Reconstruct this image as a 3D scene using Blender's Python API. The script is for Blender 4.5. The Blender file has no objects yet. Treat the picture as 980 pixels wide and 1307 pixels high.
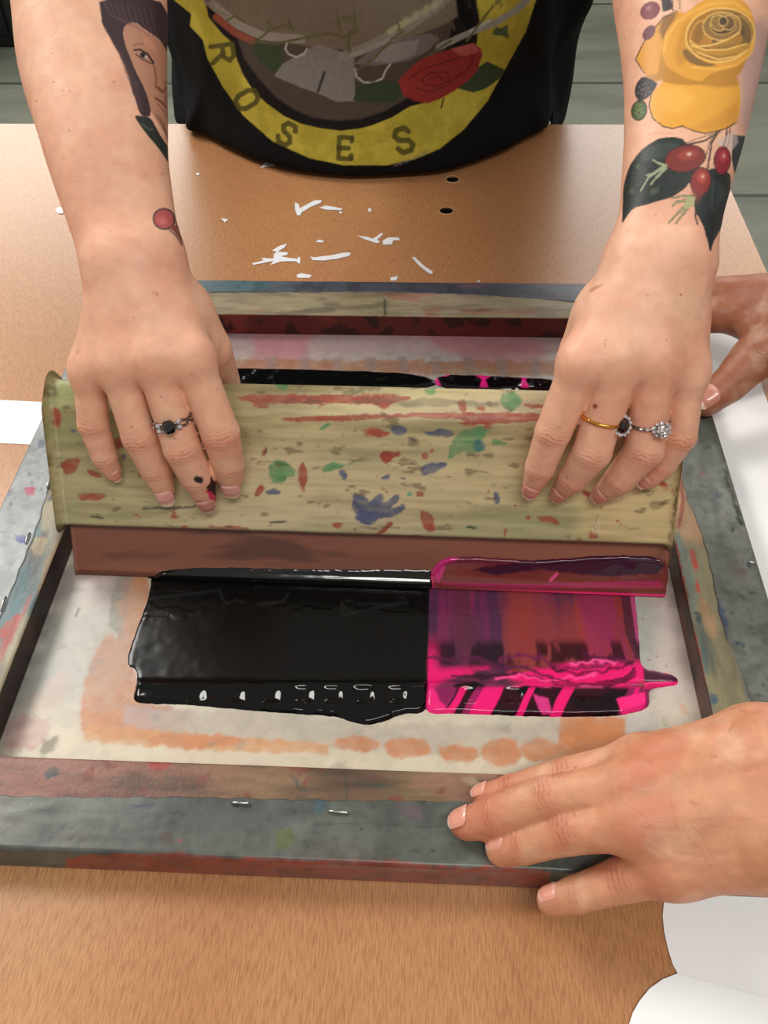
import bpy, math, random
import numpy as np
from mathutils import Vector, Matrix
random.seed(7)
PI = math.pi
COL = bpy.context.scene.collection
# ------------------------------------------------------------------ camera (solved from the frame's edges; metres, table top at z = 0)
F, PITCH, YAW, ROLL = 1140.1, .82257, -.07083, -.02973
CAM = np.array([.03378, -.14016, .37847])
_f = np.array([math.sin(YAW)*math.cos(PITCH), math.cos(YAW)*math.cos(PITCH), -math.sin(PITCH)])
_r = np.array([math.cos(YAW), -math.sin(YAW), 0.]); _u = np.cross(_r, _f)
RR = math.cos(ROLL)*_r + math.sin(ROLL)*_u; UU = -math.sin(ROLL)*_r + math.cos(ROLL)*_u; FW = _f
cd = bpy.data.cameras.new('camera'); cam = bpy.data.objects.new('camera', cd); COL.objects.link(cam)
M = Matrix.Identity(4)
for i in range(3):
    M[i][0] = RR[i]; M[i][1] = UU[i]; M[i][2] = -FW[i]; M[i][3] = CAM[i]
cam.matrix_world = M
cd.sensor_fit = 'VERTICAL'; cd.sensor_height = 24.; cd.lens = F/1307*24.; cd.clip_start = .01; cd.clip_end = 50
bpy.context.scene.camera = cam
def ray(px, py): return (px-490)/F*RR - (py-653.5)/F*UU + FW
def onz(px, py, z=0.): d = ray(px, py); return CAM + d*((z-CAM[2])/d[2])
def atZ(px, py, Z): return CAM + ray(px, py)*Z
def onpl(px, py, P0, n): d = ray(px, py); return CAM + d*(((P0-CAM)@n)/(d@n))
def depth(P): return float((np.asarray(P)-CAM)@FW)
def project(P):
    d = P-CAM; z = d@FW
    return np.stack([490+F*(d@RR)/z, 653.5-F*(d@UU)/z], -1)
# ------------------------------------------------------------------ objects
def tag(o, label=None, cat=None, group=None, kind=None):
    if label: o['label'] = label
    if cat: o['category'] = cat
    if group: o['group'] = group
    if kind: o['kind'] = kind
    return o
def empty(name, loc, label, cat, group=None):
    o = bpy.data.objects.new(name, None); COL.objects.link(o); o.location = [float(v) for v in loc]
    o.empty_display_size = .02
    bpy.context.view_layer.update()
    return tag(o, label, cat, group)
def link(name, me, mat, parent=None, smooth=True):
    o = bpy.data.objects.new(name, me); COL.objects.link(o)
    if mat is not None and len(me.materials) == 0: me.materials.append(mat)
    if smooth: me.polygons.foreach_set('use_smooth', [True]*len(me.polygons))
    if parent is not None:
        o.parent = parent; o.matrix_parent_inverse = parent.matrix_world.inverted()
    return o
def mesh_np(V, Q, cols=None):
    V = np.asarray(V, np.float32); Q = np.asarray(Q, np.int32)
    me = bpy.data.meshes.new('m'); n = Q.shape[1]
    me.vertices.add(len(V)); me.vertices.foreach_set('co', V.ravel())
    me.loops.add(Q.size); me.loops.foreach_set('vertex_index', Q.ravel())
    me.polygons.add(len(Q)); me.polygons.foreach_set('loop_start', np.arange(0, Q.size, n, dtype=np.int32))
    me.polygons.foreach_set('loop_total', np.full(len(Q), n, np.int32))
    me.update(calc_edges=True); me.validate()
    if cols is not None: setcol(me, cols)
    return me
def setcol(me, cols):
    a = me.attributes.new('Col', 'FLOAT_COLOR', 'POINT')
    c = np.ones((len(cols), 4), np.float32); c[:, :3] = cols; a.data.foreach_set('color', c.ravel())
class MB:
    """collects boxes, tubes and lathes into ONE mesh"""
    def __init__(s): s.v = []; s.f = []
    def add(s, V, Fc):
        b = len(s.v); s.v += [tuple(map(float, v)) for v in V]; s.f += [tuple(b+i for i in f) for f in Fc]
    def box(s, c, d, ax=None, bev=0):
        ax = np.eye(3) if ax is None else ax; c = np.asarray(c, float)
        e = [(sx, sy, sz) for sx in (-1, 1) for sy in (-1, 1) for sz in (-1, 1)]
        s.add([c + sum(ax[i]*e_[i]*d[i]/2 for i in range(3)) for e_ in e],
              [(0, 1, 3, 2), (4, 6, 7, 5), (0, 4, 5, 1), (2, 3, 7, 6), (0, 2, 6, 4), (1, 5, 7, 3)])
    def tube(s, pts, r, n=10, closed=False, sec=None):
        pts = [np.asarray(p, float) for p in pts]; m = len(pts); rs = r if hasattr(r, '__len__') else [r]*m
        V = []; up = None
        for i, p in enumerate(pts):
            if closed: t = pts[(i+1) % m]-pts[i-1]
            else: t = pts[min(i+1, m-1)]-pts[max(i-1, 0)]
            t = t/np.linalg.norm(t)
            if up is None: up = np.cross(t, [0.3, .1, 1.]); up /= np.linalg.norm(up)
            a = up-t*(up@t); a /= np.linalg.norm(a); up = a; b = np.cross(t, a)
            for k in range(n):
                th = 2*PI*k/n; V.append(p+rs[i]*(math.cos(th)*a+math.sin(th)*b))
        Fc = [(i*n+k, i*n+(k+1) % n, ((i+1) % m)*n+(k+1) % n, ((i+1) % m)*n+k) for i in range(m if closed else m-1) for k in range(n)]
        if not closed: Fc += [tuple(range(n))[::-1], tuple((m-1)*n+k for k in range(n))]
        s.add(V, Fc)
    def ico(s, c, r, ax=(1, 1, 1), n=8):
        V = []; c = np.asarray(c, float)
        for i in range(n+1):
            for k in range(2*n):
                ph = PI*i/n; th = PI*k/n
                V.append(c+r*np.array([math.sin(ph)*math.cos(th)*ax[0], math.sin(ph)*math.sin(th)*ax[1], math.cos(ph)*ax[2]]))
        s.add(V, [(i*2*n+k, (i+1)*2*n+k, (i+1)*2*n+(k+1) % (2*n), i*2*n+(k+1) % (2*n)) for i in range(n) for k in range(2*n)])
    def mesh(s):
        me = bpy.data.meshes.new('m'); me.from_pydata(s.v, [], s.f); me.validate(); me.update(); return me
    def build(s, name, mat, parent=None, smooth=True, bevel=0):
        me = s.mesh()
        if bevel:
            import bmesh
            b = bmesh.new(); b.from_mesh(me); bmesh.ops.remove_doubles(b, verts=b.verts, dist=1e-6)
            bmesh.ops.recalc_face_normals(b, faces=b.faces)
            bmesh.ops.bevel(b, geom=b.edges[:], offset=bevel, segments=2, affect='EDGES', profile=.5); b.to_mesh(me); b.free()
        return link(name, me, mat, parent, smooth)
# ------------------------------------------------------------------ colour, noise
def hx(h):
    if not isinstance(h, str): return np.asarray(h, float)
    h = h.lstrip('#'); c = np.array([int(h[i:i+2], 16)/255 for i in (0, 2, 4)])
    return np.where(c <= .04045, c/12.92, ((c+.055)/1.055)**2.4)
_rng = np.random.RandomState(11); _T = _rng.rand(4096).astype(np.float32)
def _h(x, y, z): return _T[((x*73856093) ^ (y*19349663) ^ (z*83492791)) & 4095]
def vn(P):
    i = np.floor(P).astype(np.int64); f = P-i; f = f*f*(3-2*f); r = 0
    x, y, z = i[:, 0], i[:, 1], i[:, 2]
    for dx in (0, 1):
        wx = f[:, 0] if dx else 1-f[:, 0]
        for dy in (0, 1):
            wy = f[:, 1] if dy else 1-f[:, 1]
            for dz in (0, 1):
                r = r + wx*wy*(f[:, 2] if dz else 1-f[:, 2])*_h(x+dx, y+dy, z+dz)
    return r
def fbm(P, freq, o=4, seed=0, stretch=(1, 1, 1)):
    P = P*np.array(stretch)*freq+seed*17.3; a = .5; s = 0; w = 0
    for _ in range(o): s = s+a*vn(P); w += a; P = P*2.03+3.7; a *= .5
    return s/w
def sst(a, b, x): t = np.clip((x-a)/(b-a), 0, 1); return t*t*(3-2*t)
def pseg(Q, a, b):
    ba = b-a; t = np.clip(((Q-a)@ba)/(ba@ba+1e-12), 0, 1); return np.linalg.norm(Q-a-t[:, None]*ba, axis=1)
def sdpoly(Q, pts):
    """distance to a polygon's edge in pixels of the plane, positive inside"""
    pts = np.asarray(pts, float); d = np.full(len(Q), 1e9); ins = np.zeros(len(Q), bool)
    for i in range(len(pts)):
        a, b = pts[i-1], pts[i]
        d = np.minimum(d, pseg(Q, a, b))
        c = ((a[1] > Q[:, 1]) != (b[1] > Q[:, 1]))
        if c.any():
            xx = (b[0]-a[0])*(Q[:, 1]-a[1])/((b[1]-a[1]) or 1e-9)+a[0]; ins ^= c & (Q[:, 0] < xx)
    return np.where(ins, d, -d)
def smooth_poly(pts, n=2):
    p = np.asarray(pts, float)
    for _ in range(n):
        q = np.roll(p, -1, 0); p = np.stack([.75*p+.25*q, .25*p+.75*q], 1).reshape(-1, 2)
    return p
# crop frames used when the artwork was traced: origin and scale
CR = {'c1': (0, 0, .3367), 'c2': (200, 0, .3673), 'c3': (500, 0, .3061), 'c4': (760, 0, .26), 'c5': (60, 300, .3061), 'c6': (640, 280, .347),
      'c7': (540, 880, .449), 'c8': (250, 200, .3776), 'h2': (50, 470, .459), 'h3': (450, 470, .459), 'k4': (140, 700, .4286), 'k5': (500, 700, .4082),
      'z1': (0, 430, .1835), 'z2': (880, 500, .2141), 'z3': (0, 660, .245), 'z4': (820, 660, .2142), 'z5': (0, 940, .245), 'z6': (400, 940, .245), 'b1': (220, 350, .551), 'l6': (0, 560, .4363), 'p': (0, 0, 1)}
def tr(c, pts): ox, oy, s = CR[c]; return [(ox+x*s, oy+y*s) for x, y in pts]
class Paint:
    ts = (.5, 1, 1); sm = 0
    """colours of a surface, kept per vertex"""
    def __init__(s, P, base, mask=None):
        s.P = P; s.Q = project(P); s.c = np.tile(hx(base), (len(P), 1)).astype(float) if np.ndim(hx(base)) == 1 else np.array(base, float)
        s.m = np.ones(len(P)) if mask is None else mask.astype(float)
        s.n1 = (fbm(P, 300, 5, 1)-.5)*2.6; s.n2 = (fbm(P, 300, 5, 5)-.5)*2.6; s.wk = 1.; s.tx = 0.
    def blend(s, idx, col, a): a = (a*s.m[idx])[:, None]; s.c[idx] = s.c[idx]*(1-a)+hx(col)*a
    def sub(s, pts, pad, warp):
        warp *= s.wk; pad += warp
        pts = np.asarray(pts, float); lo = pts.min(0)-pad; hi = pts.max(0)+pad
        idx = np.nonzero((s.Q[:, 0] > lo[0]) & (s.Q[:, 0] < hi[0]) & (s.Q[:, 1] > lo[1]) & (s.Q[:, 1] < hi[1]))[0]
        return idx, s.Q[idx]+warp*np.stack([s.n1[idx], s.n2[idx]], 1)
    def poly(s, c, pts, col, fe=.8, al=1., warp=0., sm=0, tex=0.):
        pts = tr(c, pts); sm = max(sm, s.sm)
        if sm: pts = smooth_poly(pts, sm)
        idx, Q = s.sub(pts, fe+warp+2, warp)
        if len(idx) == 0: return
        a = sst(-fe, fe, sdpoly(Q, pts))*al
        if s.tx: a = a*(1-s.tx*sst(.42, .62, fbm(s.P[idx], 380, 4, 29, s.ts)))
        if tex: a = a*sst(.5-tex*.5-.12, .5-tex*.5+.12, 1-fbm(s.P[idx], 420, 3, 9)) if tex < 1 else a
        s.blend(idx, col, a)
    def stroke(s, c, pts, w, col, fe=.7, al=1., warp=0., taper=0):
        pts = np.asarray(tr(c, pts)); idx, Q = s.sub(pts, w+fe+warp+2, warp)
        if len(idx) == 0: return
        d = np.full(len(idx), 1e9)
        for i in range(len(pts)-1):
            k = w/2*(1-taper*i/max(1, len(pts)-1)); d = np.minimum(d, pseg(Q, pts[i], pts[i+1])-k)
        s.blend(idx, col, (1-sst(-fe, fe, d))*al)
    def ell(s, c, cx, cy, rx, ry, col, rot=0, fe=.8, al=1., warp=0.):
        th = np.linspace(0, 2*PI, 25)[:-1]; r = math.radians(rot)
        s.poly(c, [(cx+rx*math.cos(t)*math.cos(r)-ry*math.sin(t)*math.sin(r), cy+rx*math.cos(t)*math.sin(r)+ry*math.sin(t)*math.cos(r)) for t in th], col, fe, al, warp)
    def grain(s, st, dark=.28, speck=.5, f=420, seed=3):
        g = sst(.35, .75, fbm(s.P, f, 4, seed, st)); s.c *= (1.06-dark*g)[:, None]
        g = sst(.5, .68, fbm(s.P, f*.33, 5, seed+4, st)); s.c *= (1-dark*.9*g)[:, None]
        g = sst(.76, .84, fbm(s.P, f*.8, 3, seed+9)); s.c *= (1-speck*g)[:, None]
    def noise(s, col, freq, lo, hi, seed, al=1., stretch=(1, 1, 1), o=4):
        a = sst(lo, hi, fbm(s.P, freq, o, seed, stretch))*al; s.blend(np.arange(len(s.P)), col, a)
# ------------------------------------------------------------------ materials
def newmat(name):
    m = bpy.data.materials.new(name); m.use_nodes = True; return m, m.node_tree.nodes, m.node_tree.links, m.node_tree.nodes['Principled BSDF']
def bump(N, L, b, scale, strength, dist, detail=4, stretch=None, src=None):
    tc = N.new('ShaderNodeTexCoord'); no = N.new('ShaderNodeTexNoise'); no.inputs['Scale'].default_value = scale; no.inputs['Detail'].default_value = detail
    v = tc.outputs['Object']
    if stretch:
        mp = N.new('ShaderNodeMapping'); mp.inputs['Scale'].default_value = stretch; L.new(v, mp.inputs[0]); v = mp.outputs[0]
    L.new(v, no.inputs['Vector']); bp = N.new('ShaderNodeBump'); bp.inputs['Strength'].default_value = strength; bp.inputs['Distance'].default_value = dist
    L.new(no.outputs['Fac'], bp.inputs['Height']); L.new(bp.outputs[0], b.inputs['Normal']); return no
def vmat(name, rough=.5, bs=0, bst=.3, bd=.0003, coat=0, spec=.5, stretch=None, sss=0, metal=0):
    m, N, L, b = newmat(name); a = N.new('ShaderNodeAttribute'); a.attribute_name = 'Col'; L.new(a.outputs['Color'], b.inputs['Base Color'])
    b.inputs['Roughness'].default_value = rough; b.inputs['Specular IOR Level'].default_value = spec; b.inputs['Coat Weight'].default_value = coat; b.inputs['Coat Roughness'].default_value = .04
    b.inputs['Metallic'].default_value = metal
    if sss:
        b.inputs['Subsurface Weight'].default_value = sss; b.inputs['Subsurface Radius'].default_value = (1, .35, .2); b.inputs['Subsurface Scale'].default_value = .004
    if bs: bump(N, L, b, bs, bst, bd, 4, stretch)
    return m
def cmat(name, col, rough=.5, metal=0, vary=.0, vs=40, bs=0, bst=.3, bd=.0003, coat=0, trans=0, ior=1.5, spec=.5):
    m, N, L, b = newmat(name); c = list(hx(col))+[1]
    if vary:
        tc = N.new('ShaderNodeTexCoord'); no = N.new('ShaderNodeTexNoise'); no.inputs['Scale'].default_value = vs; no.inputs['Detail'].default_value = 5; L.new(tc.outputs['Object'], no.inputs['Vector'])
        r = N.new('ShaderNodeValToRGB'); r.color_ramp.elements[0].position = .3; r.color_ramp.elements[1].position = .7
        r.color_ramp.elements[0].color = [v*(1-vary) for v in c[:3]]+[1]; r.color_ramp.elements[1].color = [min(1, v*(1+vary)) for v in c[:3]]+[1]
        L.new(no.outputs['Fac'], r.inputs['Fac']); L.new(r.outputs['Color'], b.inputs['Base Color'])
    else: b.inputs['Base Color'].default_value = c
    b.inputs['Roughness'].default_value = rough; b.inputs['Metallic'].default_value = metal; b.inputs['Coat Weight'].default_value = coat
    b.inputs['Transmission Weight'].default_value = trans; b.inputs['IOR'].default_value = ior; b.inputs['Specular IOR Level'].default_value = spec
    if bs: bump(N, L, b, bs, bst, bd)
    return m
M_wood = vmat('stained_wood', .42, 500, .35, .0004, spec=.4)
M_tape = vmat('paint_smeared_tape', .36, 300, .25, .0003)
M_mesh = vmat('ghost_stained_mesh', .38, 2500, .15, .0001)
M_ink = vmat('wet_ink', .1, 160, .06, .0003, coat=0, spec=.3)
_a = M_ink.node_tree.nodes.new('ShaderNodeAttribute'); _a.attribute_name = 'Rough'; M_ink.node_tree.links.new(_a.outputs['Fac'], M_ink.node_tree.nodes['Principled BSDF'].inputs['Roughness'])
M_inkb = vmat('wet_ink_on_blade', .12, 160, .08, .0003, coat=.3, spec=.5)
M_rub = vmat('brown_rubber', .38, 300, .15, .0002)
M_skin = vmat('skin', .48, 1100, .38, .0004, sss=.12, spec=.4)
M_shirt = vmat('cotton_jersey', .85, 1400, .35, .0003, spec=.15)
M_nail = vmat('fingernail', .25, coat=.25)
M_silver = cmat('polished_silver', 'c9c5c0', .18, 1, .1, 300)
M_dsilver = cmat('oxidised_silver', '8a817a', .3, 1, .3, 800)
M_gold = cmat('yellow_gold', 'e0a850', .16, 1, .08, 300)
M_stone = cmat('black_faceted_stone', '07070a', .05, 0, .2, 300, coat=1)
M_dstone = cmat('dark_red_stone', '14060a', .04, 0, .3, 300, coat=1)
M_gem = cmat('clear_cut_stones', 'e8eaee', .06, .75, .25, 1800)
M_steel = cmat('staple_steel', 'b8bab4', .25, 1, .15, 200)
M_paper = cmat('white_paper', 'f1f3f4', .6, 0, .015, 12, 60, .15, .0006)
M_scrap = cmat('white_vinyl', 'e6e9ee', .4, 0, .02, 60)
M_blackmetal = cmat('black_powder_coat', '0b0c0c', .5, 0, .2, 8, 200, .1, .0002)
M_trouser = cmat('dark_denim', '14161c', .9, 0, .2, 60, 900, .3, .0003)
M_wall = cmat('grey_green_painted_wall', '8d9184', .8, 0, .06, 3, 80, .1, .001)
M_hole = cmat('lit_hole_edge', 'c89a6a', .5, 0, .1, 100)
M_under = cmat('dark_steel_leg', '2b2c2e', .45, .6, .1, 10)
def wood_table():
    m, N, L, b = newmat('beech_laminate'); tc = N.new('ShaderNodeTexCoord')
    def nz(sc, st, det=4, dist=0.):
        mp = N.new('ShaderNodeMapping'); mp.inputs['Scale'].default_value = st; mp.inputs['Rotation'].default_value = (0, 0, math.radians(-12)); L.new(tc.outputs['Object'], mp.inputs[0])
        n = N.new('ShaderNodeTexNoise'); n.inputs['Scale'].default_value = sc; n.inputs['Detail'].default_value = det; n.inputs['Distortion'].default_value = dist; L.new(mp.outputs[0], n.inputs['Vector']); return n
    def ramp(n, *st):
        r = N.new('ShaderNodeValToRGB'); e = r.color_ramp.elements
        while len(e) < len(st): e.new(.5)
        for k, (p, c) in enumerate(st): e[k].position = p; e[k].color = list(hx(c))+[1]
        L.new(n.outputs['Fac'], r.inputs['Fac']); return r
    def mix(a, bb, fac, mode='MIX'):
        x = N.new('ShaderNodeMix'); x.data_type = 'RGBA'; x.blend_type = mode
        if isinstance(fac, float): x.inputs[0].default_value = fac
        else: L.new(fac, x.inputs[0])
        L.new(a, x.inputs[6]); L.new(bb, x.inputs[7]); return x.outputs[2]
    big = ramp(nz(5, (1, .16, 1), 3, 1.2), (.3, 'b17c52'), (.7, 'c49468'))
    fleck = ramp(nz(1500, (1, .11, 1), 2), (.38, 'a06a44'), (.54, 'ffffff'))
    fine = ramp(nz(1500, (1, .05, 1), 2), (.35, 'd9cabb'), (.65, 'ffffff'))
    c = mix(big.outputs[0], fleck.outputs[0], .3, 'MULTIPLY'); c = mix(c, fine.outputs[0], .4, 'MULTIPLY')
    L.new(c, b.inputs['Base Color']); b.inputs['Roughness'].default_value = .29; b.inputs['Specular IOR Level'].default_value = .5
    bump(N, L, b, 420, .12, .0002, 3)
    return m
M_table = wood_table()
def floor_mat():
    m, N, L, b = newmat('concrete_slabs'); tc = N.new('ShaderNodeTexCoord'); sp = N.new('ShaderNodeSeparateXYZ'); L.new(tc.outputs['Object'], sp.inputs[0])
    def mt(op, a, bb=0.):
        x = N.new('ShaderNodeMath'); x.operation = op
        for k, v in enumerate((a, bb)):
            if isinstance(v, (int, float)): x.inputs[k].default_value = v
            else: L.new(v, x.inputs[k])
        return x.outputs[0]
    t = mt('DIVIDE', mt('SUBTRACT', sp.outputs['Y'], 2.27), .78); row = mt('FLOOR', t)
    fr = mt('ABSOLUTE', mt('SUBTRACT', mt('SUBTRACT', t, row), .5)); seam = mt('GREATER_THAN', fr, .488)
    wn = N.new('ShaderNodeTexWhiteNoise'); wn.noise_dimensions = '1D'; L.new(row, wn.inputs['W'])
    no = N.new('ShaderNodeTexNoise'); no.inputs['Scale'].default_value = 4; no.inputs['Detail'].default_value = 6; mp = N.new('ShaderNodeMapping'); mp.inputs['Scale'].default_value = (.5, 2, 1); L.new(tc.outputs['Object'], mp.inputs[0]); L.new(mp.outputs[0], no.inputs['Vector'])
    f = mt('ADD', mt('MULTIPLY', wn.outputs['Value'], .35), no.outputs['Fac'])
    r = N.new('ShaderNodeValToRGB'); r.color_ramp.elements[0].position = .35; r.color_ramp.elements[0].color = list(hx('565a4e'))+[1]; r.color_ramp.elements[1].position = .95; r.color_ramp.elements[1].color = list(hx('86887a'))+[1]
    L.new(f, r.inputs['Fac']); x = N.new('ShaderNodeMix'); x.data_type = 'RGBA'; L.new(seam, x.inputs[0]); L.new(r.outputs[0], x.inputs[6]); x.inputs[7].default_value = list(hx('3e4038'))+[1]
    L.new(x.outputs[2], b.inputs['Base Color']); b.inputs['Roughness'].default_value = .6; return m
M_floor = floor_mat()
# ------------------------------------------------------------------ signed distance bodies -> smooth meshes
def smin(a, b, k):
    h = np.maximum(k-np.abs(a-b), 0)/k; return np.minimum(a, b)-h*h*k*.25
def rc(P, a, b, ra, rb):
    ba = b-a; l2 = float(ba@ba)+1e-14; rr = ra-rb; a2 = l2-rr*rr; pa = P-a; y = pa@ba; pp = np.einsum('ij,ij->i', pa, pa)
    if a2 <= l2*.02: return np.sqrt(pp)-ra if ra > rb else np.linalg.norm(P-b, axis=1)-rb
    x = np.sqrt(np.maximum(pp-y*y/l2, 0)); l = math.sqrt(l2); y = y/l; s = rr/l; c = math.sqrt(a2/l2)   # exact tangent cone between two spheres
    t = y-x*s/c
    return np.where(t <= 0, np.sqrt(pp)-ra, np.where(t >= l, np.sqrt(x*x+(y-l)**2)-rb, x*c+y*s-ra))
class Blob:
    """groups of tapered capsules: (list, k inside, k to the rest)"""
    def __init__(s): s.g = []
    def grp(s, prims, k, kj): s.g.append((prims, k, kj)); return s
    @staticmethod
    def prim(P, q):
        if isinstance(q, tuple): return rc(P, q[0], q[1], q[2], q[3])
        e = None; kk = .0012 if len(q) <= 4 else .0001
        for t in q: d = rc(P, t[0], t[1], t[2], t[3]); e = d if e is None else smin(e, d, kk)
        return e
    def __call__(s, P):
        D = None
        for prims, k, kj in s.g:
            d = None
            for q in prims:
                e = s.prim(P, q); d = e if d is None else smin(d, e, k)
            D = d if D is None else smin(D, d, kj)
        return D
def grad(f, P, e=2e-4):
    g = np.stack([f(P+np.eye(3)[i]*e)-f(P-np.eye(3)[i]*e) for i in range(3)], 1); return g/(np.linalg.norm(g, axis=1, keepdims=True)+1e-12)
def nets(f, lo, hi, h, sub=1):
    lo = np.asarray(lo, float); n = np.ceil((np.asarray(hi)-lo)/h/8).astype(int)*8+1
    D = np.full(tuple(n), 1., np.float32); nb = (n-1)//8
    bi = np.stack(np.meshgrid(*[np.arange(k) for k in nb], indexing='ij'), -1).reshape(-1, 3)
    d = f(lo+(bi*8+4)*h); act = np.abs(d) < 8*h*.9+.004
    ia = bi[~act]; neg = ia[d[~act] < 0]
    for b in neg: D[b[0]*8:b[0]*8+9, b[1]*8:b[1]*8+9, b[2]*8:b[2]*8+9] = -1
    o = np.stack(np.meshgrid(*[np.arange(9)]*3, indexing='ij'), -1).reshape(-1, 3)
    ab = bi[act]
    for s in range(0, len(ab), 400):
        I = (ab[s:s+400, None]*8+o[None]).reshape(-1, 3); D[I[:, 0], I[:, 1], I[:, 2]] = f(lo+I*h)
    S = D < 0; c = np.zeros(tuple(n-1), np.int8)
    for dx in (0, 1):
        for dy in (0, 1):
            for dz in (0, 1): c += S[dx:n[0]-1+dx, dy:n[1]-1+dy, dz:n[2]-1+dz]
    A = np.argwhere((c > 0) & (c < 8)); idx = np.full(tuple(n-1), -1, np.int32); idx[A[:, 0], A[:, 1], A[:, 2]] = np.arange(len(A))
    V = lo+(A+.5)*h
    Q = []
    for ax in range(3):
        sl0 = [slice(None)]*3; sl1 = [slice(None)]*3; sl0[ax] = slice(0, -1); sl1[ax] = slice(1, None)
        E = np.argwhere(S[tuple(sl0)] != S[tuple(sl1)]); b1, b2 = [(1, 2), (2, 0), (0, 1)][ax]
        E = E[(E[:, b1] > 0) & (E[:, b2] > 0) & (E[:, b1] < n[b1]-1) & (E[:, b2] < n[b2]-1)]
        def cell(o1, o2): k = E.copy(); k[:, b1] -= o1; k[:, b2] -= o2; return idx[k[:, 0], k[:, 1], k[:, 2]]
        q = np.stack([cell(1, 1), cell(0, 1), cell(0, 0), cell(1, 0)], 1)
        fl = ~S[tuple(E.T)]; q[fl] = q[fl][:, ::-1]; Q.append(q)
    Q = np.concatenate(Q); Q = Q[(Q >= 0).all(1)]
    for _ in range(3): V = V-grad(f, V)*f(V)[:, None]*.9
    for _ in range(sub): V, Q = subdiv(V, Q); V = V-grad(f, V)*f(V)[:, None]
    return V, Q
def vnorm(V, Q, ref):
    fn = np.cross(V[Q[:, 2]]-V[Q[:, 0]], V[Q[:, 3]]-V[Q[:, 1]]); n = np.stack([sum(np.bincount(Q[:, j], fn[:, k], minlength=len(V)) for j in range(4)) for k in range(3)], 1)
    n /= np.linalg.norm(n, axis=1, keepdims=True)+1e-15; return n if (n*ref).sum() > 0 else -n
def relax(V, Q, w, it=30):
    e = np.concatenate([np.stack([Q[:, k], Q[:, (k+1) % 4]], 1) for k in range(4)]); e = np.concatenate([e, e[:, ::-1]]); n = len(V)
    deg = np.maximum(np.bincount(e[:, 0], minlength=n), 1)[:, None]
    for _ in range(it):
        A_ = np.stack([np.bincount(e[:, 0], V[e[:, 1], k], minlength=n) for k in range(3)], 1)/deg; V = V+w[:, None]*.7*(A_-V)
    return V
def subdiv(V, Q):
    n = len(V); e = np.sort(np.stack([Q, np.roll(Q, -1, 1)], -1).reshape(-1, 2), 1)
    key = e[:, 0].astype(np.int64)*n+e[:, 1]; u, inv = np.unique(key, return_inverse=True)
    em = (V[u//n]+V[u % n])/2; fc = V[Q].mean(1); ei = inv.reshape(-1, 4)+n; fi = np.arange(len(Q))+n+len(u)
    W = np.concatenate([V, em, fc])
    R = np.concatenate([np.stack([Q[:, k], ei[:, k], fi, ei[:, k-1]], 1) for k in range(4)])
    return W, R
# ================================================================== SETTING
def grid_mesh(x0, x1, y0, y1, z, step, zf=None):
    nx = max(2, int((x1-x0)/step)+1); ny = max(2, int((y1-y0)/step)+1)
    X, Y = np.meshgrid(np.linspace(x0, x1, nx), np.linspace(y0, y1, ny), indexing='ij')
    V = np.stack([X, Y, np.full_like(X, z)], -1).reshape(-1, 3); i = np.arange(nx*ny).reshape(nx, ny)
    Q = np.stack([i[:-1, :-1], i[1:, :-1], i[1:, 1:], i[:-1, 1:]], -1).reshape(-1, 4); return V, Q
FZ = -.88
m = MB(); m.box((0, 1.2, FZ-.05), (9, 8, .1)); tag(m.build('floor', M_floor, smooth=False), kind='structure')
m = MB(); m.box((0, 4.6, FZ+1.3), (9, .12, 2.6)); tag(m.build('wall_back', M_wall, smooth=False), kind='structure')
m = MB(); m.box((.2, 4.52, FZ+.06), (8.6, .03, .12)); tag(m.build('baseboard_back', M_blackmetal, smooth=False), kind='structure')
# dark storage cabinet behind, far left
cb = empty('storage_cabinet', (-1.95, 3.62, FZ), 'black metal storage cabinet standing on the grey floor, behind the forearm with the portrait tattoo', 'cabinet')
m = MB(); m.box((-1.95, 3.62, FZ+.46), (.78, .46, .92)); m.build('body', M_blackmetal, cb, False, .006)
for s in (-1, 1):
    m = MB(); m.box((-1.95+s*.19, 3.382, FZ+.47), (.37, .016, .84)); d = m.build('door', M_blackmetal, cb, False, .003)
    m = MB(); m.tube([(-1.95+s*.03, 3.36, FZ+.4), (-1.95+s*.03, 3.36, FZ+.55)], .006); m.build('handle', M_steel, d)
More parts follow.
